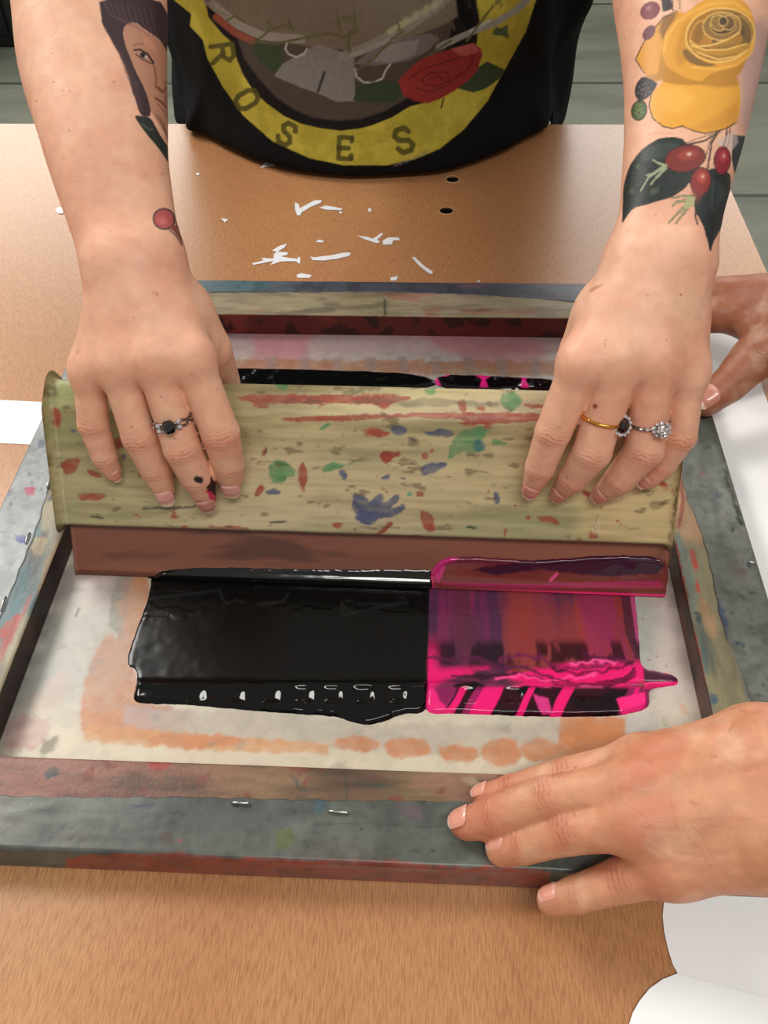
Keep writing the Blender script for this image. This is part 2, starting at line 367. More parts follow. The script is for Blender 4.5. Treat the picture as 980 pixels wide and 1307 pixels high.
# ------------------------------------------------------------------ table
TX0, TX1, TY0, TY1 = -1.15, .2868, -.42, .7218
HOLES = [onz(577.5, 229, 0), onz(569.5, 269, 0)]
tb = empty('work_table', ((TX0+TX1)/2, (TY0+TY1)/2, FZ), 'long beech laminate work table carrying the screen printing frame', 'table')
def worktop():
    import bmesh
    bm = bmesh.new(); vs = [bm.verts.new((x, y, 0)) for x, y in ((TX0, TY0), (TX1, TY0), (TX1, TY1), (TX0, TY1))]
    ed = [bm.edges.new((vs[i], vs[(i+1) % 4])) for i in range(4)]
    for h in HOLES:
        c = [bm.verts.new((h[0]+.0062*math.cos(t), h[1]+.0062*math.sin(t), 0)) for t in np.linspace(0, 2*PI, 25)[:-1]]
        ed += [bm.edges.new((c[i], c[(i+1) % 24])) for i in range(24)]
    bmesh.ops.triangle_fill(bm, use_beauty=True, edges=ed, normal=(0, 0, 1))
    r = bmesh.ops.extrude_face_region(bm, geom=bm.faces[:])
    for v in [g for g in r['geom'] if isinstance(g, bmesh.types.BMVert)]: v.co.z -= .025
    bmesh.ops.recalc_face_normals(bm, faces=bm.faces); me = bpy.data.meshes.new('m'); bm.to_mesh(me); bm.free()
    o = link('worktop', me, M_table, tb, False)
    for h in HOLES:
        q = MB(); q.tube([(h[0]+.0061*math.cos(t), h[1]+.0061*math.sin(t), .0001) for t in np.linspace(0, 2*PI, 33)[:-1]], .0005, 6, True); q.build('hole_rim', M_hole, o)  # pale ring paints the light caught on the hole's edge
        q = MB(); q.add([(h[0]+.0060*math.cos(t), h[1]+.0060*math.sin(t), z) for z in (-.0012, -.024) for t in np.linspace(0, 2*PI, 25)[:-1]]+[(h[0], h[1], -.024)], [(k, (k+1) % 24, 24+(k+1) % 24, 24+k) for k in range(24)]+[(24+k, 24+(k+1) % 24, 48) for k in range(24)]); q.build('hole_shade', M_blackmetal, o)  # black insert stands in for the darkness inside the hole
worktop()
for x in (TX0+.06, TX1-.06):
    for y in (TY0+.06, TY1-.06):
        m = MB(); m.box((x, y, (FZ-.025)/2), (.04, .04, -FZ-.025)); m.build('leg', M_under, tb, False, .002)
m = MB(); m.box(((TX0+TX1)/2, TY1-.06, -.055), (TX1-TX0-.16, .025, .06)); m.build('apron', M_under, tb, False, .002)
# ------------------------------------------------------------------ the printing frame
HW, FL, WL, WR, WF, WB, T = .205, .42073, .04101, .04036, .04139, .0421, .01795
fr = empty('screen_printing_frame', (0, FL/2, 0), 'wooden silk-screen printing frame with grey taped edges, paint-stained, lying on the table', 'printing frame')
def dense_box(lo, hi, step, r=.0012):
    lo, hi = np.array(lo), np.array(hi); Vs, Qs, b = [], [], 0
    for ax in range(3):
        for s in (0, 1):
            a, c = [k for k in range(3) if k != ax]
            na = max(2, int((hi[a]-lo[a])/step)+1); nc = max(2, int((hi[c]-lo[c])/step)+1)
            X, Y = np.meshgrid(np.linspace(lo[a], hi[a], na), np.linspace(lo[c], hi[c], nc), indexing='ij')
            V = np.zeros((na*nc, 3)); V[:, a] = X.ravel(); V[:, c] = Y.ravel(); V[:, ax] = (lo, hi)[s][ax]
            i = np.arange(na*nc).reshape(na, nc)+b; q = np.stack([i[:-1, :-1], i[1:, :-1], i[1:, 1:], i[:-1, 1:]], -1).reshape(-1, 4)
            if (s == 1) == (ax == 1): q = q[:, ::-1]
            Vs.append(V); Qs.append(q); b += len(V)
    V = np.concatenate(Vs); Q = np.concatenate(Qs); C = np.clip(V, lo+r, hi-r); D = V-C; V = C+D/np.maximum(np.linalg.norm(D, axis=1, keepdims=True), 1e-9)*r
    return V, Q
G = .0007   # the frame's underside just clears the sheets of paper
def px_on(pts, z): return np.array([onz(x, y, z) for x, y in pts])
rails = {}
for key, lo, hi in (('front', (-HW, 0, G), (HW, WF, T)), ('back', (-HW, FL-WB, G), (HW, FL, T)), ('left', (-HW, WF, G), (-HW+WL, FL-WB, T)), ('right', (HW-WR, WF, G), (HW, FL-WB, T))):
    V, Q = dense_box(lo, hi, .0009)
    V[:, 2] += np.where(V[:, 2] > T-.004, (fbm(V, 30, 2, 3)-.5)*.0006, 0)
    p = Paint(V, '6f5b45'); P = p.P; p.wk = 2.; p.tx = .25; p.sm = 1; p.ts = (.4, 1, 1) if key in ('front', 'back') else (1, .4, 1)
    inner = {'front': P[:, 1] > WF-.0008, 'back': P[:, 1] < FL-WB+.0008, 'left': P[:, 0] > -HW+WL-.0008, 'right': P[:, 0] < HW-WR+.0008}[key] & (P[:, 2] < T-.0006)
    allv = np.arange(len(P))
    if key == 'front':
        p.noise('8a7350', 22, .4, .6, 1, .7, (.4, 1, 1)); p.noise('5c4436', 35, .5, .65, 2, .8, (.3, 1, 1))
        w = sst(.03, -.14, P[:, 0])*sst(.25, .6, fbm(P, 18, 3, 4)+.25); p.blend(allv, '8a584e', w*.9)
        p.noise('94695a', 60, .55, .7, 6, .6, (.4, 1, 1)); p.noise('4a3d2e', 120, .58, .68, 7, .6, (.25, 1, 1))
        p.noise('7e3c34', 110, .66, .72, 8, .7)
        p.poly('z5', [(760, 120), (895, 130), (880, 165), (830, 185), (780, 175)], '9c3a34', .6, 1, .5)
        p.poly('z5', [(232, 180), (280, 155), (315, 165), (310, 200), (260, 222), (232, 215)], '42474a', .6, 1, .5)
        p.poly('z6', [(165, 200), (180, 200), (174, 330), (164, 330)], '3c4a3c', .8, .8, .5)
        for a in [(372, 990, 388, 1010), (455, 1000, 500, 1004), (610, 995, 625, 1000)]: p.stroke('p', [a[:2], a[2:]], 4, '3f4c45', 1.2, .7, 1.5)
        p.poly('z6', [(780, 215), (870, 225), (875, 260), (800, 250)], 'a89a80', 2, .6, 3)
    elif key == 'back':
        p.c[:] = hx('9a8f72'); p.noise('84785e', 30, .4, .6, 1, .8, (.3, 1, 1)); p.noise('aa9c88', 50, .5, .7, 2, .6, (.3, 1, 1)); p.noise('a3584f', 60, .62, .7, 3, .5, (.5, 1, 1)); p.noise('56534a', 90, .62, .72, 5, .6, (.4, 1, 1))
        p.stroke('b1', [(492, 60), (492, 95)], 3, '3d4a38', 1, .8, .5)
    elif key == 'left':
        p.c[:] = hx('a08d75'); p.noise('8f4f48', 26, .45, .58, 1, .8, (1, .35, 1)); p.noise('54747a', 40, .52, .6, 2, .9, (1.4, .22, 1)); p.noise('b3a27e', 60, .5, .62, 3, .7, (1.4, .25, 1)); p.noise('5b4a40', 80, .6, .68, 4, .7, (1.5, .3, 1))
        p.poly('z3', [(0, 560), (100, 500), (115, 520), (60, 640), (0, 760)], 'a8392f', 1.5, .95, 1.5); p.poly('z3', [(40, 520), (130, 240), (170, 240), (150, 330), (60, 540)], '3d6a74', 2, .85, 3)
        p.poly('z1', [(330, 1120), (390, 1060), (425, 1050), (400, 1120), (340, 1155)], '3a3f55', 1, .9, 1.5)
        p.poly('z3', [(180, 110), (250, 100), (230, 200), (160, 200)], 'b09a70', 2, .7, 2)
        p.stroke('z3', [(175, 400), (90, 560), (0, 760)], 4, 'b05a4a', 2, .8, 2)
    else:
        p.c[:] = hx('9a8a68'); p.noise('7f7a5e', 26, .42, .6, 1, .9, (1, .35, 1)); p.noise('b08a66', 34, .52, .64, 2, .8, (1, .3, 1)); p.noise('55625c', 60, .6, .68, 3, .7, (1.3, .3, 1))
        p.poly('z4', [(200, 60), (230, 100), (300, 330), (330, 560), (300, 600), (250, 400), (205, 200)], '6c7c74', 2, .8, 2)
        p.poly('z4', [(275, 185), (300, 190), (330, 270), (330, 320), (305, 310), (285, 250)], 'b03a2c', .8, 1, .6); p.poly('z4', [(315, 365), (328, 380), (345, 450), (330, 455), (318, 410)], 'b03a2c', .6, 1, .5); p.ell('z4', 352, 487, 8, 10, 'b03a2c')
        p.poly('z4', [(300, 562), (350, 560), (355, 600), (345, 640), (325, 630), (320, 580)], '33454a', .8, 1, 1); p.poly('z4', [(340, 700), (380, 800), (400, 930), (370, 940), (350, 850), (330, 720)], '4a5f5e', 1.5, .8, 2); p.poly('z4', [(400, 1050), (450, 1060), (450, 1120), (405, 1100)], '3a5560', 1, .9, 1.5)
        p.poly('z4', [(330, 480), (390, 490), (440, 640), (450, 720), (400, 720), (350, 600)], 'ad8862', 3, .8, 2)
        p.stroke('z4', [(195, 150), (250, 420), (290, 620), (340, 830), (400, 1130)], 3, '8f2f26', .8, .9, 1)
        p.stroke('z8x' if 0 else 'p', [(866, 672), (872, 640), (868, 612)], 5, '8a2f28', 1, .8, 1)
    p.grain({'front': (.2, 1, 1), 'back': (.2, 1, 1)}.get(key, (1, .2, 1)), .3, .5); p.c *= .92
    p.c[inner] = (hx('5a1f19')*.9 if key == 'back' else hx('46281f') if key == 'right' else hx('2c1915'))  # inner faces painted dark, their shade mixed into the wood colour
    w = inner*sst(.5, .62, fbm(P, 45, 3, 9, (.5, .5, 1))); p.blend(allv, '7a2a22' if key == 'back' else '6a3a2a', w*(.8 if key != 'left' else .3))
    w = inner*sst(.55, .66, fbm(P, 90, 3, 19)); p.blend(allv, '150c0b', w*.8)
    rails[key] = link('rail', mesh_np(V, Q, p.c), M_wood, fr)
# grey tape over the outer half of each rail, its inner edge wandering
def tape(key, edge_px, base, lab):
    E_ = px_on(edge_px, T); n = 460
    if key in ('front', 'back'): o = np.argsort(E_[:, 0]); u = np.linspace(-HW, HW, n); e = np.interp(u, E_[o, 0], E_[o, 1])
    else: o = np.argsort(E_[:, 1]); u = np.linspace(.0, FL, n); e = np.interp(u, E_[o, 1], E_[o, 0])
    e = np.convolve(np.pad(e, 8, 'edge'), np.ones(17)/17, 'valid')+.0003*np.sin(u*420)
    outer = {'front': 0, 'back': FL, 'left': -HW, 'right': HW}[key]; sg = np.sign(outer-e.mean()); off = .00035
    k = 36; rows = []
    rows.append(np.stack([e, np.full(n, T-.0004)], 1))
    for j in range(k+1):
        v = e+(outer-sg*.0015-e)*j/k; rows.append(np.stack([v, np.full(n, T+off)], 1))
    for j in range(1, 6): a = j/5*PI/2; rows.append(np.stack([np.full(n, outer-sg*.0015+sg*(.0015+off)*math.sin(a)), np.full(n, T-.0015+(.0015+off)*math.cos(a))], 1))
    for j in range(1, 19): rows.append(np.stack([np.full(n, outer+sg*off), np.full(n, (T-.0015)+(G+.0002-T+.0015)*j/18)], 1))
    R_ = np.array(rows); U_ = np.broadcast_to(u, R_.shape[:2])
    V = np.stack([U_, R_[..., 0], R_[..., 1]] if key in ('front', 'back') else [R_[..., 0], U_, R_[..., 1]], -1).reshape(-1, 3)
    V[:, 2] += np.where(V[:, 2] > T, (fbm(V, 70, 3, 2, (.35, 1, 1) if key in ('front', 'back') else (1, .35, 1))-.42)*.0011, 0)
    i = np.arange(len(V)).reshape(len(rows), n); Q = np.stack([i[:-1, :-1], i[1:, :-1], i[1:, 1:], i[:-1, 1:]], -1).reshape(-1, 4)
    if key in ('front', 'right'): Q = Q[:, ::-1]
    p = Paint(V, base); p.wk = 2.; p.tx = .35; al = np.arange(len(V)); st = (.35, 1, 1) if key in ('front', 'back') else (1, .35, 1)
    if key == 'front':
        p.noise('747870', 14, .4, .65, 1, .8, st); p.noise('4c5250', 24, .5, .66, 2, .75, st); p.noise('6b605a', 40, .55, .7, 3, .5, st); p.noise('3f4a46', 9, .5, .7, 12, .5)
        p.noise('7f837c', 60, .58, .72, 4, .4, st)
        p.poly('p', [(84, 1098), (100, 1092), (230, 1088), (300, 1096), (330, 1093), (400, 1099), (430, 1095), (520, 1100), (600, 1108), (620, 1103), (700, 1112), (705, 1150), (300, 1150), (84, 1150)], '96483a', .8, 1, 1.5)
        p.poly('p', [(400, 1104), (560, 1110), (560, 1113), (400, 1107)], '8a8078', 1, .5, 1.5)
        p.poly('z6', [(440, 345), (560, 350), (560, 440), (500, 430), (450, 380)], '6d4d60', 1.5, .6, 2); p.poly('z6', [(0, 330), (70, 335), (60, 390), (0, 400)], '3a5c68', 1.5, .7, 2)
        p.poly('p', [(350, 1062), (372, 1058), (375, 1080), (355, 1085)], '5c6a3c', 1.5, .8, 2); p.poly('z5', [(690, 348), (800, 350), (790, 372), (700, 368)], '2f3c5e', 1, .9, 2)
        p.poly('z5', [(560, 500), (600, 445), (640, 460), (600, 540)], '4a4b50', 1.5, .8, 3); p.poly('z5', [(840, 530), (880, 480), (900, 540), (850, 575)], '5a4240', 1.5, .7, 3); p.ell('z5', 943, 542, 8, 8, 'a84038')
        p.stroke('z5', [(0, 400), (200, 385), (430, 392), (700, 400), (980, 405)], 1.6, '3f4644', 1, .6, 1)
        p.stroke('z6', [(0, 455), (300, 455), (560, 470), (700, 470)], 1.6, '3f4644', 1, .6, 1)
    elif key == 'back':
        p.noise('6c7880', 20, .45, .62, 1, .8, st); p.noise('4a4a58', 30, .5, .65, 2, .7, st); p.noise('7a5a66', 45, .56, .66, 3, .6, st); p.noise('4a7077', 40, .62, .7, 5, .7, st)
        p.blend(al, '3f6672', sst(-.1, -.19, V[:, 0])*.7)
    elif key == 'left':
        p.noise('a0a5a4', 16, .4, .6, 1, .9, st); p.noise('6f777c', 22, .5, .66, 2, .8, st); p.noise('8a7f88', 30, .55, .68, 3, .6, st); p.noise('c0c2c0', 50, .62, .72, 4, .5, st)
        p.blend(al, '3d6678', sst(500, 440, p.Q[:, 1])*.9)
        p.poly('z1', [(262, 720), (300, 710), (315, 740), (285, 780), (262, 775)], '3b4763', .9, 1, 1); p.poly('z1', [(170, 1050), (240, 1045), (250, 1100), (180, 1098)], 'a83458', .9, 1, 1); p.poly('z1', [(300, 560), (340, 540), (340, 600), (310, 590)], '44527a', .9, .9, 1); p.poly('z1', [(365, 740), (390, 730), (390, 790), (362, 780)], 'c06090', 1, .9, 1)
        p.poly('z1', [(60, 1070), (105, 1040), (100, 1090), (50, 1120)], '5a5468', 1, .9, 1); p.poly('z3', [(75, 90), (130, 95), (140, 120), (125, 138), (85, 125)], '3c4584', .7, 1, .7)
        p.ell('z1', 205, 955, 10, 16, '474c4a'); p.ell('z1', 75, 1165, 10, 18, '595e5a')
    else:
        p.c[:] = hx('63675f'); p.noise('7b7f76', 12, .42, .62, 1, .9, st); p.noise('4a4f4a', 20, .5, .64, 2, .8, st); p.noise('858880', 40, .6, .7, 3, .5, st)
        p.blend(al, '4b524c', sst(640, 560, p.Q[:, 1])*.7)
        p.poly('z2', [(200, 460), (225, 470), (250, 580), (290, 690), (320, 790), (300, 800), (270, 700), (230, 600), (205, 520)], '2b2e2c', 1.2, .95, 1.5)
        p.poly('z2', [(165, 575), (200, 610), (195, 645), (155, 640)], '3a4a5a', .9, .9, 1.2); p.poly('z2', [(345, 1000), (375, 1000), (360, 1055), (342, 1050)], '36565e', 1, .9, 1); p.poly('z2', [(250, 805), (265, 820), (250, 845)], '262a2a', .8, 1, 1)
        p.poly('z2', [(225, 1040), (330, 1060), (345, 1100), (300, 1100)], '6f5450', 2, .6, 2); p.poly('z2', [(55, 475), (100, 485), (90, 500), (60, 498)], '8a4a48', 1.5, .7, 1.5); p.ell('z2', 105, 335, 25, 10, '3f423e')
        p.poly('z4', [(440, 480), (470, 500), (510, 620), (500, 760), (470, 660), (440, 560)], '34456a', 2, .85, 2); p.ell('z4', 565, 752, 14, 16, '35525e'); p.ell('z4', 598, 765, 10, 20, '3f565c'); p.ell('z4', 648, 660, 18, 8, '434a46'); p.ell('z4', 690, 1062, 20, 10, '3d423f')
        p.stroke('z4', [(320, 60), (390, 270), (440, 500), (490, 700), (600, 960), (650, 1100)], 1.8, '474b46', 1, .7, .8)
        p.stroke('z4', [(640, 1000), (700, 940), (747, 965)], 1.5, '565b60', 1, .6)
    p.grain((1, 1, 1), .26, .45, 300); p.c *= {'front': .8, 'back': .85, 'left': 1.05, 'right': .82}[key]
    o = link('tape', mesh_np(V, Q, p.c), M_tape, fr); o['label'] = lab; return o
tape('front', [(-200, 1013), (0, 1016), (91, 1018), (240, 1018), (400, 1021.5), (640, 1024.5), (980, 1040), (1100, 1045)], '64675f', 'grey tape strip with a long brick-red paint smear')
tape('back', [(100, 370), (264, 373), (500, 373), (620, 377), (700, 383), (745, 386), (860, 388)], '566069', 'slate grey tape strip')
tape('left', [(142, 440), (110, 520), (75, 595), (64, 617), (49.5, 668), (24.5, 731), (0, 792), (-60, 930), (-120, 1060)], '8b9293', 'pale grey tape strip with blue and pink paint spots')
tape('right', [(858, 400), (866, 520), (869, 600), (875, 635), (888.5, 662), (903.5, 709), (914, 763), (923, 806), (940, 844), (955, 898), (970, 950), (985, 1010)], '6a6e66', 'olive grey tape strip')
for k, (x, y, dx, dy) in enumerate([(307, 1025, 11.5, .2), (432, 1036.5, 13, 1.), (63, 614, 3.2, -8), (35, 686, 2.5, -7), (4, 770, 3, -9), (960, 718, 5, .6)]):
    a, b = onz(x-dx, y-dy, T+.0013), onz(x+dx, y+dy, T+.0013); t = (b-a)/np.linalg.norm(b-a); dn = np.array([0, 0, -.0025])
    m = MB(); m.tube([a+dn, a+t*.0002, a+t*.0008+[0, 0, .0002], b-t*.0008+[0, 0, .0002], b-t*.0002, b+dn], .00055, 8); m.build('staple', M_steel, fr)
# stretched mesh with the ghosts of old prints
V, Q = grid_mesh(-HW+WL-.002, HW-WR+.002, WF-.002, FL-WB+.002, .0012, .0009)
p = Paint(V, 'c4bfb2'); p.wk = 1.1; p.tx = .2; al = np.arange(len(V)); X, Y = V[:, 0], V[:, 1]; PX, PY = p.Q[:, 0], p.Q[:, 1]
p.noise('aeb1aa', 12, .4, .65, 1, .9); p.noise('d3c8b8', 16, .5, .68, 2, .8); p.noise('b49c98', 20, .55, .7, 3, .6)
p.blend(al, 'd8cbb0', sst(860, 960, PY)*.75); p.blend(al, 'cfc0b8', sst(820, 850, PX)*sst(940, 860, PY)*.85)
p.blend(al, '9a8386', sst(475, 440, PY)*.9); p.noise('9d6a72', 30, .5, .6, 12, .0)
w = sst(500, 460, PY)*sst(.45, .6, fbm(V, 30, 3, 14)); p.blend(al, 'a8616e', w*.6)
p.poly('p', [(285, 458), (720, 462), (725, 480), (560, 478), (290, 472)], '9a6a4a', 2.5, .85, 3)
for k in range(9): p.poly('p', [(340+k*42, 455), (352+k*42, 455), (354+k*42, 482), (342+k*42, 482)], '857a78', 2, .6, 2)
p.poly('l6', [(330, 395), (440, 395), (430, 480), (395, 560), (360, 700), (365, 860), (380, 900), (560, 890), (560, 780), (240, 880), (232, 760), (262, 620), (330, 520), (310, 470)], 'b9947c', 4, .35, 4)
p.poly('l6', [(380, 400), (445, 400), (425, 520), (395, 580), (365, 660), (400, 680), (400, 770), (540, 790), (540, 880), (240, 880), (235, 760), (270, 640), (320, 560), (350, 600), (365, 480)], 'c8824e', 2, 1, 3, 1)
p.poly('l6', [(325, 455), (375, 470), (355, 585), (318, 545)], '857f6c', 1.2, .85, 1.5); p.poly('l6', [(340, 400), (390, 400), (375, 462), (330, 460)], '9a8f80', 1.2, .8, 1.5)
p.poly('l6', [(335, 480), (375, 470), (355, 520)], 'c8905e', 1.5, .8, 1.5)
p.poly('l6', [(370, 770), (460, 790), (550, 790), (550, 850), (430, 855), (360, 830)], 'b8a09c', 3, .8, 4); p.poly('l6', [(360, 410), (400, 410), (365, 640), (300, 760), (280, 700), (340, 600)], 'c08b6c', 3, .5, 3)
p.blend(al, '9ba2a2', sst(300, 130, PX)*sst(720, 760, PY)*sst(960, 850, PY)*.35)
p.poly('z3', [(60, 1040), (130, 1030), (260, 1060), (250, 1190), (60, 1230), (10, 1200)], 'b98a88', 4, .7, 6); p.poly('z3', [(230, 1160), (300, 1150), (270, 1240), (215, 1240)], '5c5a3e', 3, .7, 6)
p.poly('z3', [(150, 950), (320, 800), (380, 830), (300, 1000), (180, 1020)], 'd0b0a0', 5, .5, 6)
p.stroke('z3', [(395, 515), (412, 475)], 2.5, '4f4a4c', 1.2, .8)
p.poly('p', [(190, 905), (360, 912), (520, 925), (640, 925), (800, 918), (800, 960), (560, 965), (360, 952), (200, 945)], 'b0a79a', 5, .7, 6)
p.poly('p', [(105, 925), (220, 935), (420, 948), (420, 962), (250, 958), (105, 945)], 'cc935e', 3, .85, 4)
for (a, b, c_, d_) in [(520, 955, 30, 12), (455, 950, 30, 10), (640, 960, 26, 18), (690, 958, 24, 16), (760, 940, 45, 20), (585, 962, 26, 12), (250, 945, 60, 9)]: p.ell('p', a, b, c_, d_, 'c67f50', 0, 3, .85, 4)
p.poly('p', [(715, 915), (800, 915), (800, 960), (710, 975)], 'c67f4e', 3, .85, 3); p.poly('p', [(800, 915), (835, 905), (845, 940), (800, 960)], 'b4b6b8', 4, .6, 4)
for a in [(820, 790), (828, 842), (838, 838), (842, 762), (850, 850), (812, 845)]: p.ell('p', *a, 2.2, 1.2, '7a4a50', 20, .8, .7)
p.poly('z4', [(205, 1090), (250, 1110), (280, 1180), (230, 1170)], 'd0a890', 2, .8, 2); p.noise('8f8a84', 80, .66, .74, 21, .4)
p.blend(al, '6f6d70', sst(.012, .0, X+HW-WL)*sst(.35, .6, fbm(V, 60, 3, 33))*.6); p.blend(al, '8a6f66', sst(.01, 0, HW-WR-X)*sst(.35, .6, fbm(V, 60, 3, 34))*.4)
p.c *= (.92-.1*sst(.4, .7, fbm(V, 200, 4, 55)))[:, None]
link('mesh', mesh_np(V, Q, p.c), M_mesh, fr)['label'] = 'cream stretched mesh with orange and grey ghost stains'
# ------------------------------------------------------------------ the squeegee
A0 = onz(97, 735, .0022); B0 = onz(848, 762, .0022); AX = (B0-A0)/np.linalg.norm(B0-A0); BW = np.linalg.norm(B0-A0)
LEAN = math.radians(28); YH = np.cross([0, 0, 1], AX); UP = math.cos(LEAN)*np.array([0, 0, 1.])+math.sin(LEAN)*YH; NN = np.cross(AX, UP)
HF = .006
def SQ(x, s, h): return A0+AX*x+UP*s+NN*h
def HP(px, py, h=0.): return onpl(px, py, A0+NN*(HF+h), NN)
sq = empty('squeegee', SQ(BW/2, 0, 0), 'wide squeegee with a paint-splattered wooden handle and brown rubber blade standing in the frame', 'squeegee')
def extrude_profile(prof, x0, x1, step, r):
    prof = np.array(prof); d = np.roll(prof, -1, 0)-np.roll(prof, 1, 0); nrm = np.stack([d[:, 1], -d[:, 0]], 1); nrm /= np.linalg.norm(nrm, axis=1, keepdims=True)
    xs = np.unique(np.concatenate([x0+r*(1-np.cos(np.linspace(0, PI/2, 7))), np.linspace(x0+r, x1-r, int((x1-x0)/step)), x1-r*(1-np.cos(np.linspace(0, PI/2, 7)))]))
    e = np.minimum(xs-x0, x1-xs); ins = np.where(e < r, r-np.sqrt(np.maximum(r*r-(r-e)**2, 0)), 0)
    Pq = prof[None]-nrm[None]*ins[:, None, None]
    V = A0+AX*xs[:, None, None]+UP*Pq[..., :1]+NN*Pq[..., 1:]
    n, k = V.shape[:2]; i = np.arange(n*k).reshape(n, k); j = np.roll(i, -1, 1)
    Q = np.stack([i[:-1], i[1:], j[1:], j[:-1]], -1).reshape(-1, 4); V = V.reshape(-1, 3)
    # end caps: strips between the two halves of the ring
    for ring, fl in ((i[0], False), (i[-1], True)):
        h = k//2; c = np.array([[ring[a], ring[a+1], ring[k-2-a], ring[k-1-a]] for a in range(h-1)]); Q = np.concatenate([Q, c if fl else c[:, ::-1]])
    return V, Q
def prof_pts(corners, step):
    """corner list (s,h,radius) -> dense rounded outline"""
    out = []
    n = len(corners)
    for k in range(n):
        p0, p1, p2 = [np.array(corners[(k+j-1) % n][:2], float) for j in range(3)]; r = corners[k][2]
        a = (p0-p1)/np.linalg.norm(p0-p1); b = (p2-p1)/np.linalg.norm(p2-p1); ang = math.acos(np.clip(a@b, -1, 1)); t = r/math.tan(ang/2)
        for u in np.linspace(0, 1, 9): q = (1-u)**2*(p1+a*t)+2*u*(1-u)*p1+u*u*(p1+b*t); out.append(q)
    out = np.array(out); res = []
    for k in range(len(out)):
        a, b = out[k], out[(k+1) % len(out)]; L_ = np.linalg.norm(b-a); m_ = max(1, int(L_/step)); res += [a+(b-a)*j/m_ for j in range(m_)]
    return res
pr = prof_pts([(.0315, HF-.021, .001), (.0315, HF, .001), (.094, HF, .008), (.1085, HF-.009, .006), (.1015, HF-.021, .004)], .0007)
V, Q = extrude_profile(pr, -.0035, BW-.0022, .0008, .0045)
S_ = (V-A0)@UP; H_ = (V-A0)@NN; X_ = (V-A0)@AX
V = V+NN*((fbm(V, 25, 2, 4)-.5)*.0012)[:, None]
p = Paint(V, 'c2b18c', H_ > HF-.019); p.wk = 2.1; p.tx = .2; p.sm = 1; al = np.arange(len(V)); st = (.12, 1, 1)
p.m[:] = 1
p.noise('b9ac7e', 30, .4, .65, 1, .8, st); p.noise('8d8258', 45, .5, .68, 2, .7, st); p.noise('c4b88c', 80, .55, .7, 3, .5, st); p.noise('7d8a62', 18, .55, .7, 5, .5, (.3, 1, 1)); p.noise('9a7a50', 70, .6, .7, 6, .5, st)
p.blend(al, '8f9060', sst(.10, .03, X_)*.5)
p.m = (H_ > HF-.014)*1.
p.blend(al, 'c2b283', sst(.26, .27, X_)*sst(.07, .06, S_)*.8)
RED, BLU, GRN = '9c4334', '4b5573', '3f8a55'
p.poly('h2', [(545, 75), (700, 72), (870, 76), (985, 80), (985, 100), (960, 118), (930, 98), (700, 99), (560, 96)], RED, .7, .95, 1); p.poly('h2', [(590, 92), (640, 98), (640, 115), (600, 112)], RED, .7, .9, 1)
p.poly('h3', [(0, 72), (90, 74), (180, 78), (130, 92), (85, 112), (60, 98), (0, 95)], RED, .7, .95, 1)
p.poly('h2', [(665, 140), (800, 132), (985, 128), (985, 140), (800, 148), (690, 150)], RED, .7, .95, 1); p.poly('h3', [(0, 128), (200, 125), (400, 122), (540, 125), (540, 145), (420, 155), (280, 158), (330, 142), (150, 138), (0, 137)], RED, .7, .95, 1)
p.poly('h3', [(290, 88), (315, 85), (320, 120), (300, 125)], RED, .7, .9, 1); p.poly('h3', [(470, 98), (535, 100), (530, 112), (480, 110)], RED, .7, .9, 1)
p.poly('h3', [(0, 82), (150, 80), (330, 90), (390, 98), (400, 112), (200, 108), (0, 96)], '5b5a44', 1.5, .5, 2.5)
p.poly('h3', [(25, 170), (80, 168), (110, 182), (60, 195), (30, 188)], RED, 1.5, .75, 1.5)
for q in ([(75, 240), (90, 225), (112, 235), (130, 228), (135, 245), (112, 250), (100, 265), (80, 258)], [(190, 235), (205, 233), (212, 250), (195, 256)], [(75, 455), (100, 425), (115, 430), (85, 462), (55, 462)], [(182, 398), (200, 395), (225, 410), (232, 450), (215, 462), (195, 440)], [(512, 408), (560, 412), (580, 435), (550, 432), (515, 420)], [(172, 345), (195, 340), (202, 355), (180, 360)], [(420, 445), (428, 445), (426, 470), (420, 475)], [(480, 412), (495, 410), (492, 422), (482, 422)], [(640, 335), (665, 345), (660, 362), (640, 352)], [(655, 455), (670, 448), (690, 472), (655, 478)], [(445, 380), (458, 378), (455, 388)], [(840, 310), (870, 315), (885, 345), (862, 335)]): p.poly('h3', q, RED, .7, .95, .8)
for q in ([(102, 165), (120, 156), (145, 160), (152, 180), (135, 188), (110, 182)], [(185, 278), (215, 262), (262, 260), (265, 272), (230, 292), (195, 298)], [(190, 170), (215, 182), (245, 165), (285, 180), (275, 192), (240, 188), (210, 190)], [(72, 305), (105, 292), (100, 312)], [(390, 345), (405, 345), (412, 370), (400, 382), (392, 365)], [(0, 345), (30, 355), (50, 372), (62, 350), (85, 350), (85, 380), (125, 345), (130, 365), (100, 390), (130, 385), (140, 372), (150, 385), (125, 412), (70, 420), (30, 435), (0, 420), (20, 395), (0, 380)], [(130, 300), (150, 305), (140, 315)], [(150, 190), (178, 195), (170, 207)]): p.poly('h3', q, BLU, .7, .92, .8)
for q in ([(262, 245), (290, 180), (330, 168), (390, 155), (375, 180), (350, 210), (372, 228), (345, 238), (300, 232), (270, 252)], [(385, 190), (440, 212), (390, 215)], [(410, 72), (440, 65), (472, 78), (465, 110), (430, 118), (412, 100)], [(195, 55), (230, 52), (235, 70), (205, 75)]): p.poly('h3', q, GRN, 1.1, .8, 1.5)
p.poly('h3', [(330, 205), (360, 195), (370, 225), (340, 235)], '2f6a70', 1, .8, 1); p.poly('h3', [(315, 438), (348, 438), (348, 446), (315, 446)], '2c4f3c', .6, 1, .6); p.ell('h3', 157, 350, 7, 6, '3aa070')
